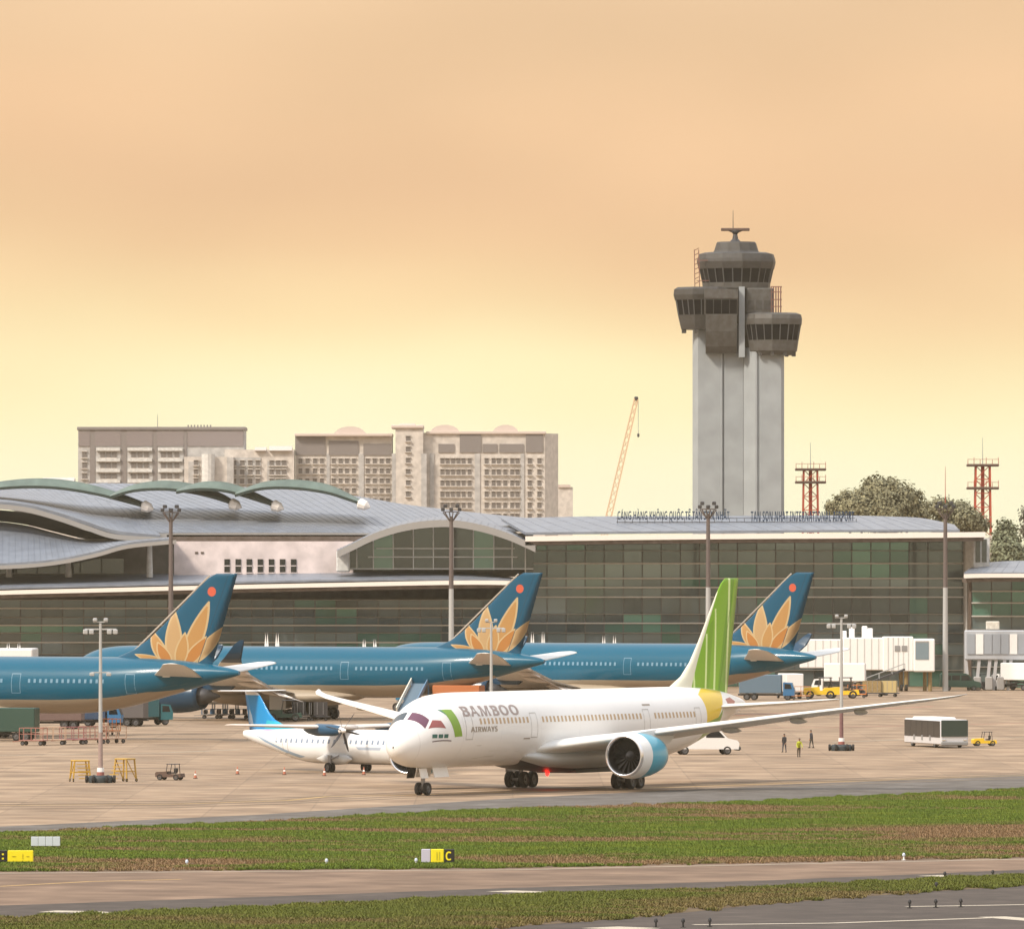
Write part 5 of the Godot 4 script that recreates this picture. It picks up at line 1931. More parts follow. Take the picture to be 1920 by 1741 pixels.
# ---------------------------------------------------------------- twin turboprop: same axes
func make_turboprop():
	var tab = [[0.0, 1.95, 1.75, 0.05], [0.12, 2.15, 1.5, 0.3], [0.5, 2.4, 1.2, 0.6], [1.2, 2.8, 0.92, 0.95], [2.2, 3.35, 0.78, 1.25], [3.4, 3.68, 0.72, 1.4], [4.6, 3.75, 0.7, 1.43], [16.5, 3.75, 0.7, 1.43], [19.0, 3.74, 0.95, 1.38], [22.0, 3.7, 1.6, 1.1], [25.0, 3.6, 2.3, 0.65], [27.0, 3.45, 2.85, 0.22]]
	var L = 27.0
	var c = gnd(655, 1447)
	var turn = deg_to_rad(220.0)
	var org = c - Basis(Vector3.UP, turn) * Vector3(0, 0, 12.2)
	var g = thing("turboprop", "white twin-propeller plane with bright blue tail fin, standing behind the big jet's nose", "airplane", org, turn)
	var img = Image.create(1024, 256, false, Image.FORMAT_RGB8)
	img.fill(lin(0.76, 0.78, 0.80))
	var P = func(z, a): return Vector2(z / L * 1024.0, a / 360.0 * 256.0)
	img.fill_rect(Rect2i(0, int(150 / 360.0 * 256), 1024, int(60 / 360.0 * 256)), lin(0.42, 0.42, 0.42))
	for s in [1, -1]:
		var W = func(z, a): return P.call(z, a if s > 0 else 360.0 - a)
		poly_fill(img, [W.call(17, 128), W.call(22, 100), W.call(25, 70), W.call(23, 105), W.call(18, 140)], lin(0.28, 0.40, 0.55))
		poly_fill(img, [W.call(6.0, 88), W.call(9.6, 88), W.call(9.2, 98), W.call(6.2, 98)], lin(0.40, 0.47, 0.58))
		poly_fill(img, [W.call(21.5, 30), W.call(23, 40), W.call(24.4, 30), W.call(23.4, 20)], lin(0.60, 0.35, 0.62))
	part("fuselage", fus_mesh(tab, 36), painted(img, 0.3), g)
	var ink = mat(0.20, 0.26, 0.36, 0.5)
	for s in [1.0, -1.0]:
		for k in 22:
			var z = 4.9 + k * 0.76
			if z > 11.0 and z < 12.0:
				continue
			part("cabin_window", fus_quad(tab, [zy(tab, z, 2.85, s), zy(tab, z + 0.26, 2.85, s), zy(tab, z + 0.26, 2.5, s), zy(tab, z, 2.5, s)], 0.01, 1), ink, g)
		door_outline(tab, 19.2, 1.5, 3.2, 0.8, s, g, M.seam)
		part("cockpit_window", fus_quad(tab, [[1.35, s * 0.1], [1.95, s * 0.1], zy(tab, 2.2, 3.1, s), zy(tab, 1.6, 2.65, s)], 0.012, 3), M.dark_glass, g)
		part("cockpit_window", fus_quad(tab, [zy(tab, 1.75, 2.65, s), zy(tab, 2.35, 3.1, s), zy(tab, 3.2, 3.1, s), zy(tab, 3.1, 2.65, s)], 0.012, 3), M.dark_glass, g)
		part("wing", wing_mesh([[0.0, 10.9, 2.7, 3.95, 0.16], [5.0, 10.9, 2.7, 4.0, 0.16], [13.0, 11.5, 1.6, 4.25, 0.13], [13.5, 11.9, 0.9, 4.28, 0.12]], s), M.flap_grey, g)
		var st = mk()
		st.set_smooth_group(1)
		lathe(st, [Vector2(0.0, 0.3), Vector2(0.3, 0.42), Vector2(1.2, 0.52), Vector2(3.2, 0.55), Vector2(4.4, 0.35), Vector2(5.2, 0.04)], Vector3(s * 4.05, 3.75, 8.4), Vector3.BACK, 20)
		var en = part("engine", done(st), mat(0.015, 0.07, 0.14, 0.3), g)
		st = mk()
		st.set_smooth_group(1)
		lathe(st, [Vector2(-0.75, 0.0), Vector2(-0.55, 0.16), Vector2(-0.2, 0.27), Vector2(0.02, 0.3)], Vector3(s * 4.05, 3.75, 8.4), Vector3.BACK, 16)
		part("spinner", done(st), M.air_white, en)
		for k in 6:
			var t = TAU * k / 6 + (0.2 if s > 0 else 0.5)
			var u = Vector3(cos(t), sin(t), 0)
			var v = Vector3(-sin(t), cos(t), 0)
			st = mk()
			var o = Vector3(s * 4.05, 3.75, 8.1)
			var q = []
			for e in [[0.2, 0.05, 0.06], [0.9, 0.08, 0.10], [1.6, 0.07, 0.05], [1.95, 0.03, 0.02]]:
				q.append([o + u * e[0] - v * e[1] + Vector3(0, 0, -e[2]), o + u * e[0] + Vector3(0, 0, -0.03), o + u * e[0] + v * e[1] + Vector3(0, 0, e[2]), o + u * e[0] + Vector3(0, 0, 0.03)])
			skin(st, q, true, true)
			part("propeller_blade", done(st), M.dark_steel, en)
		part("tailplane", wing_mesh([[0.0, 24.9, 1.9, 6.95, 0.1], [3.5, 25.5, 1.1, 7.0, 0.09], [3.65, 25.8, 0.6, 7.0, 0.08]], s), M.air_white, g)
		landing_gear(g, Vector3(s * 2.05, 0, 12.4), 1.5, [[-0.2, 0.0], [0.2, 0.0]], 0.43, 0.26, [])
		st = mk()
		st.set_smooth_group(1)
		lathe(st, [Vector2(0, 0.03), Vector2(0.8, 0.42), Vector2(2.2, 0.5), Vector2(3.8, 0.4), Vector2(5.0, 0.03)], Vector3(s * 1.45, 1.15, 10.0), Vector3.BACK, 14)
		part("gear_pod", done(st), M.air_grey, g)
	landing_gear(g, Vector3(0, 0, 2.0), 1.4, [[-0.15, 0.0], [0.15, 0.0]], 0.28, 0.18, [])
	var fm = fin_mesh(Vector2(22.2, 3.6), Vector2(26.3, 3.4), Vector2(27.0, 7.0), Vector2(25.2, 7.0), 0.12, 3.6)
	var fi = Image.create(256, 256, false, Image.FORMAT_RGB8)
	fi.fill(lin(0.005, 0.22, 0.52))
	var rc = fm[1]
	var Q = func(z, y): return Vector2((z - rc.position.x) / rc.size.x * 256.0, (1.0 - (y - rc.position.y) / rc.size.y) * 256.0)
	poly_fill(fi, [Q.call(18, 3), Q.call(24, 3), Q.call(23.6, 4.4), Q.call(21, 4.2)], lin(0.02, 0.36, 0.50))
	poly_fill(fi, [Q.call(25.6, 3.8), Q.call(26.4, 4.2), Q.call(26.3, 5.4), Q.call(25.9, 4.8)], lin(0.40, 0.55, 0.72))
	poly_fill(fi, [Q.call(24, 6.6), Q.call(28, 6.6), Q.call(28, 8), Q.call(24, 8)], lin(0.7, 0.7, 0.7))
	part("tail_fin", fm[0], painted(fi, 0.35), g)

# ---------------------------------------------------------------- light masts
func make_masts():
	var labels = ["tall dark floodlight mast in front of the pink wall's end", "tall dark floodlight mast in front of the arched vault", "tall dark floodlight mast below the control tower", "tall dark floodlight mast near the white stair core"]
	var spots = [[320, 1296.0, 948], [846, 1296.0, 947], [1328, 1300.0, 942], [1773, 1296.0, 942]]
	for i in 4:
		var d = spots[i][1]
		var x = tx(spots[i][0], d)
		var h = ty(spots[i][2], d)
		var g = thing("floodlight_mast", labels[i], "mast", Vector3(x, 0, -d), 0.0, "high floodlight masts along the terminal")
		var st = mk()
		tube(st, Vector3.ZERO, Vector3(0, h * 0.55, 0), 0.42, 0.34, 12)
		part("pole", done(st), M.pale_pole if i != 0 else M.pole, g)
		st = mk()
		tube(st, Vector3(0, h * 0.55, 0), Vector3(0, h - 1.6, 0), 0.34, 0.26, 12)
		part("pole", done(st), M.pole, g)
		st = mk()
		for k in 6:
			var t = TAU * k / 6 + 0.3
			bar(st, Vector3(0, h - 2.6, 0), Vector3(cos(t) * 1.25, h - 1.0, sin(t) * 1.25), 0.12)
		lathe(st, [Vector2(0, 1.1), Vector2(0.12, 1.15), Vector2(0.12, 0.1)], Vector3(0, h - 1.0, 0), Vector3.UP, 12)
		part("head_frame", done(st), M.pole, g)
		for k in 8:
			var t = TAU * k / 8
			st = mk()
			rbox(st, Vector3(cos(t) * 1.2, h - 0.6 + 0.5 * (k % 2), sin(t) * 1.2), Vector3(0.55, 0.5, 0.45), 0.08)
			part("floodlight", done(st), M.dark_steel, g)
		if i == 3:
			st = mk()
			tube(st, Vector3(0, h, 0), Vector3(0, h + 5.2, 0), 0.06, 0.03, 5)
			part("lightning_rod", done(st), M.mast_red, g)
	# lower pale lamp posts out on the apron
	var low = [[188, 1467, 1168, "pale lamp post with drum base beside two yellow work stands"], [921, 1395, 1168, "pale lamp post in front of the middle lotus tail"], [1578, 1407, 1160, "pale lamp post with dark base beyond the white wing's outer half"]]
	for q in low:
		var p = gnd(q[0], q[1])
		var d = -p.z
		var h = ty(q[2], d)
		var g = thing("lamp_post", q[3], "lamp post", p, 0.0, "lamp posts on the apron")
		var st = mk()
		tube(st, Vector3(0, 1.2, 0), Vector3(0, 4.2, 0), 0.2, 0.17, 12)
		part("pole", done(st), mat(0.17, 0.085, 0.085, 0.6) if q[0] != 188 else mat(0.30, 0.22, 0.20, 0.6), g)
		st = mk()
		tube(st, Vector3(0, 4.2, 0), Vector3(0, h, 0), 0.17, 0.11, 12)
		part("pole", done(st), M.pale_pole, g)
		st = mk()
		bar(st, Vector3(-1.3, h - 0.5, 0), Vector3(1.3, h - 0.5, 0), 0.12)
		bar(st, Vector3(-0.6, h + 0.1, 0), Vector3(0.6, h + 0.1, 0), 0.1)
		part("cross_arm", done(st), M.pale_pole, g)
		for x in [-1.25, -0.75, 0.75, 1.25]:
			st = mk()
			rbox(st, Vector3(x, h - 0.72, 0.12), Vector3(0.4, 0.42, 0.3), 0.06)
			part("floodlight", done(st), M.pale_pole, g)
		for x in [-0.45, 0.45]:
			st = mk()
			rbox(st, Vector3(x, h + 0.28, 0.1), Vector3(0.36, 0.3, 0.3), 0.06)
			part("floodlight", done(st), M.pale_pole, g)
		if q[0] == 188:
			st = mk()
			bar(st, Vector3(-0.75, 9.2, 0.1), Vector3(0.75, 9.2, 0.1), 0.09)
			rbox(st, Vector3(-0.7, 9.05, 0.15), Vector3(0.4, 0.3, 0.3), 0.05)
			rbox(st, Vector3(0.7, 9.05, 0.15), Vector3(0.4, 0.3, 0.3), 0.05)
			part("cross_arm", done(st), M.pale_pole, g)
		st = mk()
		for b in [[0, 0.7, M.black], [0.7, 1.2, M.red]]:
			pass
		st.set_smooth_group(1)
		lathe(st, [Vector2(0, 1.0), Vector2(0.35, 1.05), Vector2(0.6, 0.95), Vector2(0.62, 0.0)], Vector3.ZERO, Vector3.UP, 20)
		part("drum_base", done(st), mat(0.025, 0.035, 0.04, 0.6), g)
		st = mk()
		tube(st, Vector3(0, 0.6, 0), Vector3(0, 0.9, 0), 0.32, 0.3, 12)
		part("collar", done(st), mat(0.30, 0.10, 0.08, 0.6), g)
		st = mk()
		tube(st, Vector3(0, 0.9, 0), Vector3(0, 1.25, 0), 0.3, 0.28, 12)
		part("collar", done(st), M.white, g)
		for k in 6:
			var t = TAU * k / 6
			wheel(g, Vector3(cos(t) * 1.15, 0.32, sin(t) * 1.15), 0.32, 0.24, "tyre")

# ---------------------------------------------------------------- boarding bridges
func make_bridges():
	# tunnel seen from the side, its cab at the right
	var d = 1296.0
	var g = thing("boarding_bridge", "long white boarding bridge with a glazed cab, right of the last lotus tail", "boarding bridge")
	var X = func(px): return tx(px, d)
	var Y = func(py): return ty(py, d)
	var secs = [[1500, 1585, 1198, 1252, 0.0], [1580, 1660, 1195, 1256, 0.25], [1655, 1712, 1193, 1258, 0.5]]
	for s in secs:
		var st = mk()
		rbox(st, Vector3((X.call(s[0]) + X.call(s[1])) * 0.5, (Y.call(s[2]) + Y.call(s[3])) * 0.5, -d), Vector3(X.call(s[1]) - X.call(s[0]), Y.call(s[2]) - Y.call(s[3]), 3.0 + s[4]), 0.12)
		part("tunnel", done(st), M.white, g)
		st = mk()
		for i in range(1, 6):
			var x = lerp(X.call(s[0]), X.call(s[1]), i / 6.0)
			box(st, Vector3(x, (Y.call(s[2]) + Y.call(s[3])) * 0.5, -d + 1.5 + s[4] * 0.5), Vector3(0.12, Y.call(s[2]) - Y.call(s[3]) - 0.2, 0.1))
		part("tunnel_rib", done(st), M.louvre, g)
	for i in 2:
		part("tunnel_window", bmesh_box(Vector3(0.75, 0.8, 0.1)), M.grey, g, Vector3(X.call(1682 + i * 13), Y.call(1215), -d + 1.8))
	var st = mk()
	rbox(st, Vector3((X.call(1712) + X.call(1752)) * 0.5, Y.call(1228), -d + 0.2), Vector3(X.call(1752) - X.call(1712), Y.call(1198) - Y.call(1260), 4.2), 0.15)
	part("cab", done(st), M.white, g)
	part("cab_window", bmesh_box(Vector3(1.9, 2.4, 0.1)), mat(0.18, 0.24, 0.28, 0.1), g, Vector3(X.call(1728), Y.call(1220), -d + 2.32))
	part("cab_window", bmesh_box(Vector3(1.9, 0.25, 0.1)), M.grey, g, Vector3(X.call(1728), Y.call(1203), -d + 2.33))
	for px in [1600, 1690, 1735]:
		st = mk()
		tube(st, Vector3(X.call(px), 0, -d - 0.8), Vector3(X.call(px), Y.call(1256), -d - 0.8), 0.28, 0.28, 8)
		tube(st, Vector3(X.call(px + 9), 0, -d + 0.8), Vector3(X.call(px + 9), Y.call(1256), -d + 0.8), 0.28, 0.28, 8)
		part("support_leg", done(st), M.tan, g)
	for px in [1600, 1609, 1690, 1699]:
		wheel(g, Vector3(X.call(px), 0.5, -d + 0.9), 0.5, 0.4)
	for q in [[1583, 1185], [1598, 1178], [1622, 1176], [1632, 1180]]:
		st = mk()
		rbox(st, Vector3(X.call(q[0]), (Y.call(q[1]) + Y.call(1198)) * 0.5, -d - 1), Vector3(0.8, Y.call(q[1]) - Y.call(1198) + 0.4, 0.9), 0.1)
		part("cooling_unit", done(st), M.white, g)
	# bridge at the right edge
	d = 1305.0
	var h = thing("boarding_bridge", "grey boarding bridge on slanted white legs, at the edge by the low wing", "boarding bridge")
	st = mk()
	rbox(st, Vector3((X.call(1815) + X.call(1990)) * 0.5, Y.call(1210), -d), Vector3(X.call(1990) - X.call(1815), Y.call(1182) - Y.call(1238), 3.4), 0.15)
	part("tunnel", done(st), mat(0.40, 0.42, 0.45, 0.5), h)
	for i in 7:
		part("tunnel_panel", bmesh_box(Vector3(1.1, 2.9, 0.12)), M.white if i in [1, 5] else mat(0.30, 0.33, 0.37, 0.4), h, Vector3(X.call(1826 + i * 16), Y.call(1208), -d + 1.78))
	st = mk()
	rbox(st, Vector3(X.call(1868), Y.call(1173), -d), Vector3(1.9, 1.2, 1.6), 0.1)
	part("cooling_unit", done(st), M.cream, h)
	for px in [1822, 1836, 1856, 1868, 1884, 1896]:
		st = mk()
		bar(st, Vector3(X.call(px), 0, -d + 1.2), Vector3(X.call(px + (6 if px % 4 == 0 else -6)), Y.call(1236), -d + 1.2), 0.45)
		part("support_leg", done(st), mat(0.42, 0.42, 0.43, 0.6), h)
	for px in [1838, 1860, 1882]:
		st = mk()
		rbox(st, Vector3(X.call(px), 1.0, -d + 1.6), Vector3(1.1, 2.0, 1.0), 0.15)
		part("drive_unit", done(st), mat(0.33, 0.32, 0.31, 0.6), h)
	# bridges mostly hidden behind the fuselages: stays and roof units stand above them
	var hid = [[512, 1185, 1290.0, "white twin stays of a boarding bridge behind the nearest lotus tail"], [692, 1199, 1300.0, "short white boarding bridge stays above the middle blue fuselage"], [1008, 1184, 1290.0, "tall white boarding bridge stays just right of the middle lotus tail"], [1142, 1191, 1296.0, "white boarding bridge stays left of the green tail fin"], [30, 1205, 1290.0, "white boarding bridge top at the left edge above the blue fuselage"]]
	for q in hid:
		d = q[2]
		var b = thing("boarding_bridge", q[3], "boarding bridge", Vector3.ZERO, 0.0, "boarding bridges hidden behind the parked jets")
		st = mk()
		rbox(st, Vector3(X.call(q[0]), Y.call(1236), -d - 6), Vector3(5.5, 3.2, 16), 0.15)
		part("tunnel", done(st), M.white, b)
		for s in [-10, 10]:
			st = mk()
			bar(st, Vector3(X.call(q[0] + s - 4), Y.call(1236), -d + 1), Vector3(X.call(q[0] + s), Y.call(q[1]), -d + 1), 0.28)
			bar(st, Vector3(X.call(q[0] + s + 4), Y.call(1236), -d + 1), Vector3(X.call(q[0] + s), Y.call(q[1]), -d + 1), 0.28)
			part("stay", done(st), M.white, b)
		st = mk()
		tube(st, Vector3(X.call(q[0]), 0, -d - 2), Vector3(X.call(q[0]), Y.call(1250), -d - 2), 0.5, 0.5, 8)
		tube(st, Vector3(X.call(q[0]), 0, -d - 12), Vector3(X.call(q[0]), Y.call(1250), -d - 12), 0.5, 0.5, 8)
		part("support_leg", done(st), M.grey, b)

# ---------------------------------------------------------------- ground vehicles: front towards -Z
func van(called, label, p, turn, m, category = "van"):
	var g = thing(called, label, category, p, turn)
	var st = mk()
	prism_x(st, [[-2.95, 0.45], [-3.0, 0.95], [-2.85, 1.2], [-2.0, 1.4], [-1.15, 2.3], [-0.8, 2.45], [2.6, 2.5], [2.85, 2.3], [2.95, 0.5]], -0.95, 0.95)
	part("body", done(st), m, g)
	st = mk()
	quad(st, Vector3(-0.82, 1.46, -2.0), Vector3(-0.82, 2.22, -1.27), Vector3(0.82, 2.22, -1.27), Vector3(0.82, 1.46, -2.0))
	part("windscreen", done(st), M.dark_glass, g)
	for s in [-1, 1]:
		st = mk()
		prism_x(st, [[-1.75, 1.45], [-1.05, 2.18], [-0.1, 2.2], [-0.1, 1.45]], s * 0.945, s * 0.965)
		part("side_window", done(st), M.dark_glass, g)
		for k in 2:
			st = mk()
			prism_x(st, [[0.1 + k * 1.3, 1.5], [0.1 + k * 1.3, 2.2], [1.25 + k * 1.3, 2.2], [1.25 + k * 1.3, 1.5]], s * 0.945, s * 0.965)
			part("side_window", done(st), M.dark_glass, g)
		for z in [-1.95, 1.75]:
			wheel(g, Vector3(s * 0.85, 0.36, z), 0.36, 0.26)
		st = mk()
		rbox(st, Vector3(s * 0.68, 0.98, -2.95), Vector3(0.34, 0.2, 0.12), 0.04)
		part("headlight", done(st), M.chrome, g)
	st = mk()
	rbox(st, Vector3(0, 0.52, -3.0), Vector3(1.9, 0.36, 0.3), 0.08)
	part("bumper", done(st), mat(0.05, 0.06, 0.06, 0.6), g)
	return g

func apron_bus(p, turn):
	var g = thing("apron_bus", "white apron bus with large dark windows facing the viewer", "bus", p, turn)
	var L = 12.0
	var st = mk()
	rbox(st, Vector3(0, 1.55, L * 0.5), Vector3(2.9, 2.5, L), 0.12)
	part("body", done(st), mat(0.56, 0.56, 0.58, 0.4), g)
	st = mk()
	rbox(st, Vector3(0, 2.86, L * 0.5 + 0.6), Vector3(2.3, 0.26, L * 0.6), 0.1)
	part("roof_unit", done(st), M.white, g)
	part("windscreen", bmesh_box(Vector3(2.75, 1.62, 0.08)), mat(0.03, 0.05, 0.045, 0.08), g, Vector3(0, 1.95, -0.03))
	st = mk()
	rbox(st, Vector3(0, 0.45, 0.0), Vector3(2.8, 0.4, 0.3), 0.08)
	part("bumper", done(st), M.grey, g)
	for s in [-1, 1]:
		for k in 6:
			part("side_window", bmesh_box(Vector3(0.06, 1.62, 1.88)), M.dark_glass, g, Vector3(s * 1.45, 1.86, 1.1 + k * 1.95))
		for z in [2.2, 9.6]:
			wheel(g, Vector3(s * 1.25, 0.46, z), 0.46, 0.3)
		for k in 3:
			part("door_post", bmesh_box(Vector3(0.05, 0.5, 0.5)), M.grey, g, Vector3(s * 1.462, 0.95, 3.4 + k * 2.6))
		st = mk()
		rbox(st, Vector3(s * 1.1, 0.8, -0.04), Vector3(0.4, 0.22, 0.1), 0.04)
		part("headlight", done(st), M.chrome, g)
	return g

func tug(label, p, turn, m, k = 1.0, group = ""):
	var g = thing("tow_tractor", label, "tractor", p, turn, group)
	g.scale = Vector3.ONE * k
	var st = mk()
	prism_x(st, [[-1.6, 0.35], [-1.65, 0.8], [-1.5, 0.95], [-0.2, 1.05], [-0.15, 0.7], [0.9, 0.7], [1.5, 0.8], [1.6, 0.35]], -0.75, 0.75)
	part("body", done(st), m, g)
	st = mk()
	for x in [-0.68, 0.68]:
		bar(st, Vector3(x, 1.0, -0.25), Vector3(x, 1.85, -0.1), 0.07)
		bar(st, Vector3(x, 0.75, 0.95), Vector3(x, 1.85, 0.85), 0.07)
	rbox(st, Vector3(0, 1.88, 0.38), Vector3(1.5, 0.08, 1.2), 0.03)
	part("canopy", done(st), M.dark_steel, g)
	st = mk()
	rbox(st, Vector3(0, 0.85, 0.5), Vector3(1.1, 0.16, 0.45), 0.05)
	rbox(st, Vector3(0, 1.15, 0.72), Vector3(1.1, 0.5, 0.12), 0.05)
	part("seat", done(st), M.black, g)
	for x in [-0.68, 0.68]:
		wheel(g, Vector3(x, 0.36, -1.05), 0.36, 0.24)
		wheel(g, Vector3(x, 0.36, 1.0), 0.36, 0.24)
	return g

func dolly(label, p, turn, m, covered, group):
	var g = thing("baggage_cart", label, "cart", p, turn, group)
	var st = mk()
	rbox(st, Vector3(0, 0.5, 0), Vector3(1.5, 0.12, 2.6), 0.04)
	bar(st, Vector3(0, 0.45, -1.3), Vector3(0, 0.35, -2.2), 0.08)
	part("bed", done(st), m if not covered else M.steel, g)
	st = mk()
	for x in [-0.7, 0.7]:
		for z in [-1.25, 0.0, 1.25]:
			bar(st, Vector3(x, 0.5, z), Vector3(x, 1.75, z), 0.07)
		bar(st, Vector3(x, 1.75, -1.25), Vector3(x, 1.75, 1.25), 0.07)
		bar(st, Vector3(x, 1.15, -1.25), Vector3(x, 1.15, 1.25), 0.05)
	for z in [-1.25, 1.25]:
		bar(st, Vector3(-0.7, 1.75, z), Vector3(0.7, 1.75, z), 0.07)
	part("rail_frame", done(st), m, g)
	if covered:
		st = mk()
		prism_x(st, [[-1.3, 1.75], [-1.3, 1.85], [0, 2.0], [1.3, 1.85], [1.3, 1.75]], -0.76, 0.76)
		part("cover", done(st), M.pale_pole, g)
		for k in 3:
			st = mk()
			rbox(st, Vector3(rng.randf_range(-0.3, 0.3), 0.82, -0.8 + k * 0.8), Vector3(0.6, 0.5 + 0.1 * k, 0.5), 0.08)
			part("suitcase", done(st), [M.black, M.blue, M.brown][k], g)
	for x in [-0.6, 0.6]:
		for z in [-0.95, 0.95]:
			wheel(g, Vector3(x, 0.22, z), 0.22, 0.14)
	return g

func cargo_box(label, p, turn, m, group = ""):
	# contoured air cargo container on a flat dolly
	var g = thing("cargo_container", label, "container", p, turn, group)
	var st = mk()
	prism_x(st, [[-1.55, 1.05], [-1.0, 0.6], [1.0, 0.6], [1.0, 2.2], [-1.55, 2.2]], -0.76, 0.76)
	part("box", done(st), m, g)
	st = mk()
	for z in [-0.9, -0.2, 0.5]:
		box(st, Vector3(0, 1.45, z), Vector3(1.56, 1.4, 0.05))
	part("rib", done(st), M.steel, g)
	st = mk()
	rbox(st, Vector3(0, 0.48, -0.2), Vector3(1.7, 0.14, 3.0), 0.04)
	part("dolly_bed", done(st), M.dark_steel, g)
	for x in [-0.6, 0.6]:
		for z in [-1.2, 0.8]:
			wheel(g, Vector3(x, 0.2, z), 0.2, 0.14)
	return g

func box_truck(label, p, turn, body_m, cab_m, lift = 0.0, group = ""):
	var g = thing("service_truck", label, "truck", p, turn, group)
	var st = mk()
	prism_x(st, [[-3.6, 0.6], [-3.65, 1.4], [-3.3, 2.3], [-2.1, 2.4], [-2.1, 0.6]], -1.1, 1.1)
	part("cab", done(st), cab_m, g)
	st = mk()
	quad(st, Vector3(-0.95, 1.45, -3.66), Vector3(-0.95, 2.2, -3.37), Vector3(0.95, 2.2, -3.37), Vector3(0.95, 1.45, -3.66))
	part("windscreen", done(st), M.dark_glass, g)
	for s in [-1, 1]:
		st = mk()
		prism_x(st, [[-3.3, 1.5], [-3.1, 2.15], [-2.3, 2.2], [-2.3, 1.5]], s * 1.095, s * 1.115)
		part("side_window", done(st), M.dark_glass, g)
	st = mk()
	rbox(st, Vector3(0, 2.15 + lift, 0.95), Vector3(2.4, 2.5, 5.7), 0.08)
	part("box_body", done(st), body_m, g)
	st = mk()
	box(st, Vector3(0, 0.72, 0.3), Vector3(0.9, 0.24, 7.4))
	if lift > 0.0:
		for s in [-0.7, 0.7]:
			bar(st, Vector3(s, 0.85, -1.6), Vector3(s, 0.9 + lift, 3.4), 0.14)
			bar(st, Vector3(s, 0.85, 3.4), Vector3(s, 0.9 + lift, -1.6), 0.14)
	part("chassis", done(st), M.dark_steel, g)
	for s in [-0.95, 0.95]:
		for z in [-2.7, 1.8, 2.8]:
			wheel(g, Vector3(s, 0.45, z), 0.45, 0.3)
	return g

func belt_loader(label, p, turn, m):
	var g = thing("belt_loader", label, "loader", p, turn)
	var st = mk()
	rbox(st, Vector3(0, 0.7, 0.6), Vector3(1.7, 0.6, 4.2), 0.1)
	part("body", done(st), m, g)
	st = mk()
	rbox(st, Vector3(-0.5, 1.25, -0.6), Vector3(0.7, 0.8, 1.0), 0.08)
	part("driver_cab", done(st), m, g)
	st = mk()
	bar(st, Vector3(0.35, 0.9, 3.6), Vector3(0.35, 3.6, -3.6), 0.8, 0.26)
	part("conveyor", done(st), M.dark_steel, g)
	st = mk()
	for x in [-0.05, 0.75]:
		bar(st, Vector3(x, 1.75, 3.6), Vector3(x, 4.4, -3.6), 0.07)
		for k in 5:
			var t = k / 4.0
			bar(st, Vector3(x, lerp(0.9, 3.6, t), lerp(3.6, -3.6, t)), Vector3(x, lerp(1.75, 4.4, t), lerp(3.6, -3.6, t)), 0.06)
	part("handrail", done(st), M.pale_pole, g)
	for s in [-0.8, 0.8]:
		for z in [-0.9, 2.0]:
			wheel(g, Vector3(s, 0.38, z), 0.38, 0.26)
	return g

func stairs_truck(label, p, turn):
	var g = thing("boarding_stairs", label, "stairs", p, turn)
	var st = mk()
	rbox(st, Vector3(0, 0.75, 2.0), Vector3(2.2, 0.6, 8.6), 0.1)
	part("chassis", done(st), M.blue, g)
	# steps climb towards -Z
	for i in 20:
		var t = i / 19.0
		st = mk()
		box(st, Vector3(0, lerp(1.1, 4.9, t), lerp(6.0, -1.4, t)), Vector3(1.8, 0.2, 0.42))
		part("step", done(st), mat(0.16, 0.24, 0.32, 0.5), g)
	for s in [-1, 1]:
		st = mk()
		bar(st, Vector3(s * 1.0, 1.5, 6.2), Vector3(s * 1.0, 5.4, -1.4), 0.12, 0.5)
		part("side_panel", done(st), mat(0.75, 0.70, 0.60, 0.5) if s < 0 else mat(0.12, 0.22, 0.34, 0.45), g)
		st = mk()
		rbox(st, Vector3(s * 1.0, 3.4, -1.7), Vector3(0.16, 5.2, 2.9), 0.05)
		part("tower_panel", done(st), mat(0.12, 0.22, 0.34, 0.45), g)
		for z in [-1.2, 4.8]:
			wheel(g, Vector3(s * 0.95, 0.45, z), 0.45, 0.3)
	st = mk()
	rbox(st, Vector3(0, 5.1, -2.2), Vector3(2.2, 0.2, 1.9), 0.05)
	part("platform", done(st), M.dark_steel, g)
	st = mk()
	prism_x(st, [[-3.0, 6.6], [-1.2, 6.9], [-1.2, 7.05], [-3.0, 6.75]], -1.15, 1.15)
	for s in [-1.0, 1.0]:
		bar(st, Vector3(s, 5.2, -3.0), Vector3(s, 6.7, -3.0), 0.1)
		bar(st, Vector3(s, 5.2, -1.3), Vector3(s, 6.95, -1.3), 0.1)
	part("canopy", done(st), mat(0.05, 0.07, 0.10, 0.5), g)
	return g

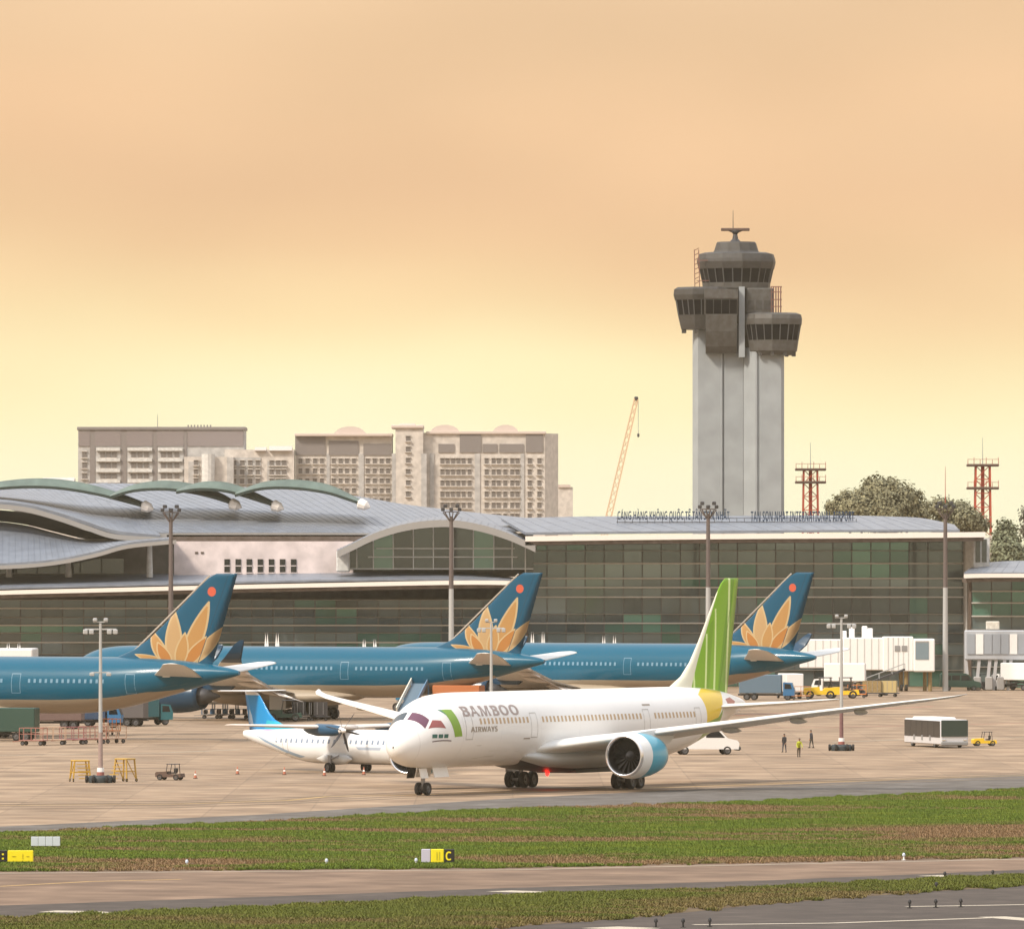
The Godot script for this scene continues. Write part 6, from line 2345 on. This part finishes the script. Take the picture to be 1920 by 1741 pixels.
func work_stand(label, p, turn, m, h):
	var g = thing("work_stand", label, "stand", p, turn)
	var st = mk()
	for x in [-0.6, 0.6]:
		for z in [-0.5, 0.5]:
			bar(st, Vector3(x * 1.25, 0.1, z * 1.2), Vector3(x, h, z), 0.1)
		bar(st, Vector3(x * 1.1, h * 0.45, -0.55), Vector3(x * 1.1, h * 0.45, 0.55), 0.07)
		bar(st, Vector3(x * 1.25, 0.15, -0.6), Vector3(x, h, 0.5), 0.06)
	for z in [-0.5, 0.5]:
		bar(st, Vector3(-0.66, h * 0.45, z * 1.1), Vector3(0.66, h * 0.45, z * 1.1), 0.07)
	part("legs_frame", done(st), m, g)
	st = mk()
	rbox(st, Vector3(0, h, 0), Vector3(1.4, 0.12, 1.2), 0.04)
	part("deck", done(st), m, g)
	for k in 6:
		st = mk()
		var t = k / 5.0
		bar(st, Vector3(-0.5, lerp(0.3, h, t), lerp(1.5, 0.6, t)), Vector3(0.5, lerp(0.3, h, t), lerp(1.5, 0.6, t)), 0.07)
		part("rung", done(st), m, g)
	for x in [-0.75, 0.75]:
		wheel(g, Vector3(x, 0.14, 0.6), 0.14, 0.1)
		wheel(g, Vector3(x, 0.14, -0.6), 0.14, 0.1)
	return g

func cone(label, p, k = 1.0):
	var g = thing("traffic_cone", label, "cone", p, 0.0, "traffic cones on the apron")
	g.scale = Vector3.ONE * k
	var st = mk()
	rbox(st, Vector3(0, 0.03, 0), Vector3(0.5, 0.06, 0.5), 0.02)
	part("base", done(st), M.black, g)
	st = mk()
	st.set_smooth_group(1)
	lathe(st, [Vector2(0.06, 0.2), Vector2(0.4, 0.13), Vector2(0.6, 0.09), Vector2(0.9, 0.03), Vector2(0.91, 0.0)], Vector3.ZERO, Vector3.UP, 14)
	part("cone", done(st), mat(0.40, 0.13, 0.07, 0.6), g)
	st = mk()
	lathe(st, [Vector2(0.38, 0.138), Vector2(0.56, 0.103)], Vector3.ZERO, Vector3.UP, 14)
	part("white_band", done(st), M.white, g)

func make_equipment():
	var wv = van("crew_van", "white van with sloping bonnet under the big jet's near wing", gnd(1318, 1414), deg_to_rad(-80.0), M.white)
	wv.scale = Vector3.ONE * 1.12
	apron_bus(gnd(1790, 1402), deg_to_rad(195.0))
	# small yellow tug beside the bus
	tug("small yellow tow tractor right beside the apron bus", gnd(1846, 1398), deg_to_rad(100.0), M.yellow, 0.75)
	tug("small dark brown tow tractor standing alone near the yellow work stands", gnd(319, 1462), deg_to_rad(70.0), M.brown, 0.72)
	# stands round the lamp post
	work_stand("yellow work stand left of the pale lamp post's base", gnd(150, 1465), 0.3, mat(0.50, 0.30, 0.03, 0.6), 1.75)
	work_stand("yellow work stand with ladder right of the pale lamp post's base", gnd(234, 1465), -0.7, mat(0.45, 0.28, 0.05, 0.6), 1.9)
	for c in [[366, 1459, "traffic cone just right of the small brown tractor"], [445, 1451, "traffic cone halfway between the brown tractor and the turboprop tail"], [533, 1452, "orange cone under the turboprop's tail end"], [608, 1454, "traffic cone between the turboprop's main wheels"], [682, 1452, "traffic cone right of the turboprop's wheels"]]:
		cone(c[2], gnd(c[0], c[1]), 0.75)
	# clutter below the blue jets on the left
	box_truck("dark green covered truck at the left edge of the apron", gnd(2, 1388), deg_to_rad(80.0), M.green_dark, M.green_dark)
	for i in 5:
		dolly(["first", "second", "third", "fourth", "fifth"][i] + " red railed cart from the left in the row before the nearest blue jet", gnd(62 + i * 37, 1397 - i), deg_to_rad(75.0 + i * 13), [mat(0.30, 0.13, 0.10, 0.6), mat(0.40, 0.27, 0.19, 0.6), mat(0.27, 0.11, 0.11, 0.6)][i % 3], false, "red railed baggage carts")
	dolly("orange railed cart right of the lamp post, behind the red carts", gnd(206, 1378), 0.4, M.orange, false, "orange railed carts")
	box_truck("teal flat-fronted service truck parked left of the blue engine", gnd(262, 1359), deg_to_rad(-62.0), mat(0.02, 0.11, 0.13, 0.5), M.teal)
	for i in 3:
		dolly(["leftmost", "middle", "rightmost"][i] + " blue baggage cart of three below the middle jet's wing", gnd(398 + i * 24, 1347), deg_to_rad(88.0), mat(0.06, 0.14, 0.26, 0.5), true, "blue baggage carts")
	tug("dark tow tractor next to the black container, left of the white wing tip", gnd(533, 1352), deg_to_rad(90.0), M.green_dark, 1.3)
	cargo_box("black cargo container on a dolly, left of the raised white wing tip", gnd(572, 1351), deg_to_rad(90.0), M.black, "black cargo containers")
	cargo_box("second black cargo container, nearest to the raised white wing tip", gnd(598, 1351), deg_to_rad(90.0), mat(0.03, 0.028, 0.03, 0.6), "black cargo containers")
	for i in 3:
		box_truck(["low grey service truck half hidden below the nearest blue belly", "dark blue service truck below the nearest blue belly, by the lamp post", "dark grey service truck low behind the red carts"][i], gnd([92, 168, 212][i], [1366, 1364, 1361][i]), deg_to_rad([85.0, -95.0, 80.0][i]), [mat(0.14, 0.09, 0.08, 0.6), mat(0.03, 0.06, 0.12, 0.5), mat(0.10, 0.09, 0.09, 0.6)][i], [M.brown, M.blue, M.brown][i])
	stairs_truck("blue and tan boarding stairs raised against the middle blue jet", gnd(786, 1352), deg_to_rad(-15.0))
	box_truck("orange service truck below the middle lotus tail", gnd(845, 1352), deg_to_rad(75.0), mat(0.45, 0.15, 0.05, 0.6), M.orange, 0.8)
	# clutter on the right, by the boarding bridge
	box_truck("white raised catering truck behind the yellow loader", gnd(1572, 1304), deg_to_rad(84.0), M.white, M.white, 1.1)
	belt_loader("belt loader with sloping conveyor between catering truck and tan containers", gnd(1648, 1303), deg_to_rad(-84.0), M.blue)
	cargo_box("tan cargo container on a dolly below the boarding bridge cab", gnd(1640, 1306), deg_to_rad(80.0), M.tan, "tan cargo containers")
	cargo_box("pale tan cargo container just right of the other tan one", gnd(1668, 1306), deg_to_rad(80.0), mat(0.46, 0.36, 0.16, 0.6), "tan cargo containers")
	for i in 2:
		tug(["yellow tow tractor leading the pair below the catering truck", "yellow tow tractor following, next to the white catering truck's tail"][i], gnd(1540 + i * 38, 1309), deg_to_rad(92.0), M.yellow, 1.5, "yellow tow tractors")
	dolly("orange railed cart behind the yellow tractors", gnd(1607, 1308), deg_to_rad(88.0), M.orange, false, "orange railed carts")
	dolly("second orange railed cart, behind the green fin's foot", gnd(1502, 1311), deg_to_rad(88.0), mat(0.5, 0.22, 0.08, 0.6), false, "orange railed carts")
	van("crew_van", "dark green van parked right of the boarding bridge legs", gnd(1800, 1294), deg_to_rad(-85.0), M.green_dark)
	box_truck("blue service truck below the last lotus tail", gnd(1440, 1312), deg_to_rad(-95.0), mat(0.10, 0.16, 0.22, 0.5), M.blue)
	box_truck("small white service truck right of the last lotus tail's cone", gnd(1480, 1309), deg_to_rad(10.0), M.white, M.white)
	box_truck("white truck with black cab windows at the right edge", gnd(1905, 1294), deg_to_rad(60.0), M.white, M.white, 0.6)
	for i in 3:
		tug(["dark tractor first in the row by the low wing", "dark tractor second in the row by the low wing", "dark tractor third in the row by the low wing"][i], gnd(1840 + i * 22, 1293), deg_to_rad(88.0), M.dark_steel, 1.2, "dark tractors by the low wing")

# ---------------------------------------------------------------- people
func sdf_body(bones, lo, hi, cell, colour):
	var n = Vector3i(((hi - lo) / cell).ceil())
	var sx = n.x + 1
	var sy = n.y + 1
	var field = PackedFloat32Array()
	field.resize(sx * sy * (n.z + 1))
	for z in n.z + 1:
		for y in sy:
			for x in sx:
				var p = lo + Vector3(x, y, z) * cell
				var d = 1e3
				for b in bones:
					var ab = b[1] - b[0]
					var t = clamp((p - b[0]).dot(ab) / max(ab.length_squared(), 1e-6), 0.0, 1.0)
					var e = p.distance_to(b[0] + ab * t) - lerp(b[2], b[3], t)
					var k = 0.035
					var h = max(k - abs(d - e), 0.0) / k
					d = min(d, e) - h * h * k * 0.25
				field[x + sx * (y + sy * z)] = d
	var vid = {}
	var vs = []
	for z in n.z:
		for y in n.y:
			for x in n.x:
				var acc = Vector3.ZERO
				var cnt = 0
				var f = []
				for c in 8:
					f.append(field[x + (c & 1) + sx * (y + ((c >> 1) & 1) + sy * (z + (c >> 2)))])
				for e in [[0, 1], [2, 3], [4, 5], [6, 7], [0, 2], [1, 3], [4, 6], [5, 7], [0, 4], [1, 5], [2, 6], [3, 7]]:
					var a = f[e[0]]
					var b = f[e[1]]
					if (a < 0) != (b < 0):
						var t = a / (a - b)
						var pa = Vector3(e[0] & 1, (e[0] >> 1) & 1, e[0] >> 2)
						var pb = Vector3(e[1] & 1, (e[1] >> 1) & 1, e[1] >> 2)
						acc += pa.lerp(pb, t)
						cnt += 1
				if cnt > 0:
					vid[Vector3i(x, y, z)] = vs.size()
					vs.append(lo + (Vector3(x, y, z) + acc / cnt) * cell)
	var st = mk()
	st.set_smooth_group(1)
	var axes = [Vector3i(1, 0, 0), Vector3i(0, 1, 0), Vector3i(0, 0, 1)]
	for z in range(1, n.z):
		for y in range(1, n.y):
			for x in range(1, n.x):
				var a = field[x + sx * (y + sy * z)]
				for k in 3:
					var q = Vector3i(x, y, z) + axes[k]
					var b = field[q.x + sx * (q.y + sy * q.z)]
					if (a < 0) == (b < 0):
						continue
					var u = axes[(k + 1) % 3]
					var v = axes[(k + 2) % 3]
					var c = Vector3i(x, y, z)
					var ids = [c - u - v, c - v, c, c - u]
					var ok = true
					for i in ids:
						ok = ok and vid.has(i)
					if not ok:
						continue
					var p = []
					for i in ids:
						p.append(vs[vid[i]])
					if a < 0:
						p.reverse()
					for i in [0, 1, 2, 0, 2, 3]:
						st.set_color(colour.call(p[i]))
						st.add_vertex(p[i])
	return done(st)

func make_people():
	var vm = StandardMaterial3D.new()
	vm.vertex_color_use_as_albedo = true
	vm.roughness = 0.8
	var V = func(x, y, z): return Vector3(x, y, z)
	var defs = [
		[gnd(1471, 1410), 2.6, Color(0.02, 0.02, 0.025), Color(0.05, 0.05, 0.06), 0.0, "person in dark clothes standing on the apron, nearest the big engine"],
		[gnd(1498, 1419), 3.3, Color(0.42, 0.46, 0.03), Color(0.05, 0.035, 0.02), 0.28, "person in yellow safety vest leaning forward, between two dark clothed people"],
		[gnd(1522, 1402), 2.0, Color(0.035, 0.035, 0.04), Color(0.06, 0.055, 0.05), 0.05, "person in dark clothes walking beside the lamp post's dark base"]]
	for q in defs:
		var g = thing("person", q[5], "person", q[0], q[1])
		var ln = q[4]
		var hip = 0.95
		var sh = Vector3(0, 1.43, -ln * 0.9)
		var hd = Vector3(0, 1.64, -ln * 1.25)
		var st = 0.16 if q[4] < 0.1 else 0.05
		var bones = [[V.call(0, hip, 0), V.call(0, 1.2, -ln * 0.5), 0.15, 0.15], [V.call(0, 1.2, -ln * 0.5), sh + V.call(0, -0.05, 0), 0.15, 0.14], [sh + V.call(-0.14, -0.02, 0), sh + V.call(0.14, -0.02, 0), 0.085, 0.085], [sh, hd, 0.055, 0.055], [hd, hd + V.call(0, 0.06, -0.01), 0.095, 0.1]]
		for s in [-1, 1]:
			var fz = st * s
			bones.append([V.call(s * 0.09, hip, 0), V.call(s * 0.1, 0.5, -fz * 0.6 - 0.02), 0.095, 0.065])
			bones.append([V.call(s * 0.1, 0.5, -fz * 0.6 - 0.02), V.call(s * 0.1, 0.09, -fz), 0.062, 0.045])
			bones.append([V.call(s * 0.1, 0.05, -fz + 0.05), V.call(s * 0.11, 0.045, -fz - 0.17), 0.05, 0.04])
			var el = sh + V.call(s * 0.25, -0.3, -0.02 + fz * 0.4 - ln * 0.2)
			var wr = sh + V.call(s * 0.24, -0.55, -0.12 + fz * 0.8 - ln * 0.6)
			bones.append([sh + V.call(s * 0.18, -0.03, 0), el, 0.056, 0.045])
			bones.append([el, wr, 0.043, 0.033])
			bones.append([wr, wr + V.call(0, -0.09, -0.02), 0.038, 0.03])
			for f in 4:
				bones.append([wr + V.call(0, -0.08, -0.045 + f * 0.024), wr + V.call(-s * 0.01, -0.165 + abs(f - 1.5) * 0.012, -0.05 + f * 0.024), 0.011, 0.009])
			bones.append([wr + V.call(0, -0.03, -0.04), wr + V.call(-s * 0.01, -0.1, -0.075), 0.012, 0.01])
		bones.append([hd + V.call(0, 0.0, -0.095), hd + V.call(0, -0.02, -0.115), 0.018, 0.016])
		var top = q[2]
		var leg = q[3]
		var skn = Color(0.32, 0.19, 0.12)
		var colour = func(p):
			if p.distance_to(hd + Vector3(0, 0.04, 0)) < 0.125 or (p.y > hd.y - 0.12 and abs(p.x) < 0.09):
				return Color(0.012, 0.01, 0.009) if p.y > hd.y + 0.05 or p.z > hd.z + 0.03 else skn
			if abs(p.x) > 0.2 and p.y < sh.y - 0.5 and p.y > sh.y - 0.75:
				return skn
			if p.y > hip - 0.05:
				return top
			if p.y < 0.1:
				return Color(0.01, 0.01, 0.01)
			return leg
		part("body", sdf_body(bones, Vector3(-0.42, -0.03, -0.75), Vector3(0.42, 1.88, 0.42), 0.027, colour), vm, g)

# ---------------------------------------------------------------- signs and field lights
func make_signs():
	var black = mat(0.012, 0.012, 0.012, 0.5)
	var yel = mat(0.82, 0.68, 0.01, 0.45)
	var lit = StandardMaterial3D.new()
	# taxiway sign with the letter C
	var p = gnd(820, 1621)
	var d = -p.z
	var k = d / F
	var g = thing("taxiway_sign", "yellow and black taxiway sign with letter C on the grass verge", "sign", Vector3(tx(820, d), 0, -d))
	var segs = [[-30, -13, mat(0.50, 0.48, 0.58, 0.5)], [-12, 12, yel], [13, 32, black]]
	for s in segs:
		var st = mk()
		rbox(st, Vector3((s[0] + s[1]) * 0.5 * k, 0.55, 0), Vector3((s[1] - s[0]) * k, 0.82, 0.25), 0.03)
		part("panel", done(st), s[2], g)
	lettering("lettering", "C", 0.34, 0.54, yel, g, Vector3(15.5 * k, 0.28, 0.13), 0.02)
	var st = mk()
	bar(st, Vector3(-1 * k, 0.3, 0.135), Vector3(-1 * k, 0.8, 0.135), 0.05, 0.02)
	bar(st, Vector3(4 * k, 0.3, 0.135), Vector3(4 * k, 0.8, 0.135), 0.04, 0.02)
	part("marking", done(st), mat(0.30, 0.30, 0.03, 0.5), g)
	st = mk()
	for x in [-26, -4, 20]:
		tube(st, Vector3(x * k, 0, 0), Vector3(x * k, 0.2, 0), 0.04, 0.04, 6)
	part("foot", done(st), M.steel, g)
	# left sign
	p = gnd(32, 1620)
	d = -p.z
	g = thing("taxiway_sign", "long yellow taxiway sign with black end, at the left edge of the verge", "sign", Vector3(tx(32, d), 0, -d))
	for s in [[-34, -19, black], [-18, 30, yel]]:
		st = mk()
		rbox(st, Vector3((s[0] + s[1]) * 0.5 * k, 0.5, 0), Vector3((s[1] - s[0]) * k, 0.7, 0.25), 0.03)
		part("panel", done(st), s[2], g)
	st = mk()
	bar(st, Vector3(-10 * k, 0.5, 0.135), Vector3(-3 * k, 0.5, 0.135), 0.05, 0.02)
	bar(st, Vector3(10 * k, 0.35, 0.135), Vector3(10 * k, 0.65, 0.135), 0.05, 0.02)
	bar(st, Vector3(17 * k, 0.5, 0.135), Vector3(22 * k, 0.5, 0.135), 0.05, 0.02)
	part("marking", done(st), mat(0.45, 0.36, 0.02, 0.5), g)
	st = mk()
	box(st, Vector3(-27 * k, 0.62, 0.13), Vector3(0.12, 0.1, 0.02))
	box(st, Vector3(-27 * k, 0.36, 0.13), Vector3(0.12, 0.1, 0.02))
	part("marking", done(st), yel, g)
	st = mk()
	for x in [-28, -8, 18]:
		tube(st, Vector3(x * k, 0, 0), Vector3(x * k, 0.17, 0), 0.04, 0.04, 6)
	part("foot", done(st), M.steel, g)
	# blank pale board
	p = gnd(85, 1592)
	g = thing("blank_board", "pale blank signboard standing behind the long yellow sign", "sign", p)
	k = -p.z / F
	for i in 4:
		st = mk()
		rbox(st, Vector3((-20.5 + i * 13.7) * k, 0.52, 0), Vector3(13.2 * k, 0.6, 0.12), 0.02)
		part("panel", done(st), mat(0.52, 0.58, 0.63, 0.5), g)
	st = mk()
	for x in [-22, 0, 22]:
		tube(st, Vector3(x * k, 0, -0.05), Vector3(x * k, 0.3, -0.05), 0.04, 0.04, 6)
	part("foot", done(st), M.steel, g)
	# edge lights
	var spots = [[612, 1623, "small white edge light on the verge left of the C sign"], [350, 1625, "small white edge light on the verge near the long yellow sign"], [1695, 1612, "small edge light on the verge at the far end of the grass"], [1772, 1648, "edge light by the white marking on the lower grass strip"], [1862, 1645, "edge light at the end of the white marking on the lower strip"],
		[1706, 1702, "runway edge light first of four beside the dark runway"], [1755, 1701, "runway edge light second of four beside the dark runway"], [1802, 1700, "runway edge light third of four beside the dark runway"], [1756, 1668, "edge light standing in the lower grass strip"], [1230, 1738, "leftmost of three edge lights at the bottom margin"], [1281, 1738, "middle one of three edge lights at the bottom margin"], [1331, 1737, "rightmost of three edge lights at the bottom margin"], [780, 1622, "small white edge light touching the C sign's grey end"]]
	for s in spots:
		var o = thing("edge_light", s[2], "field light", gnd(s[0], s[1]), 0.0, "taxiway and runway edge lights")
		st = mk()
		tube(st, Vector3.ZERO, Vector3(0, 0.26, 0), 0.05, 0.05, 8)
		lathe(st, [Vector2(0, 0.14), Vector2(0.03, 0.14), Vector2(0.03, 0.0)], Vector3.ZERO, Vector3.UP, 10)
		part("stem", done(st), M.black if s[1] > 1630 else M.white, o)
		st = mk()
		st.set_smooth_group(1)
		lathe(st, [Vector2(0.26, 0.1), Vector2(0.36, 0.1), Vector2(0.44, 0.06), Vector2(0.46, 0.0)], Vector3.ZERO, Vector3.UP, 10)
		part("lens", done(st), M.black if s[1] > 1630 else mat(0.5, 0.55, 0.65, 0.2), o)
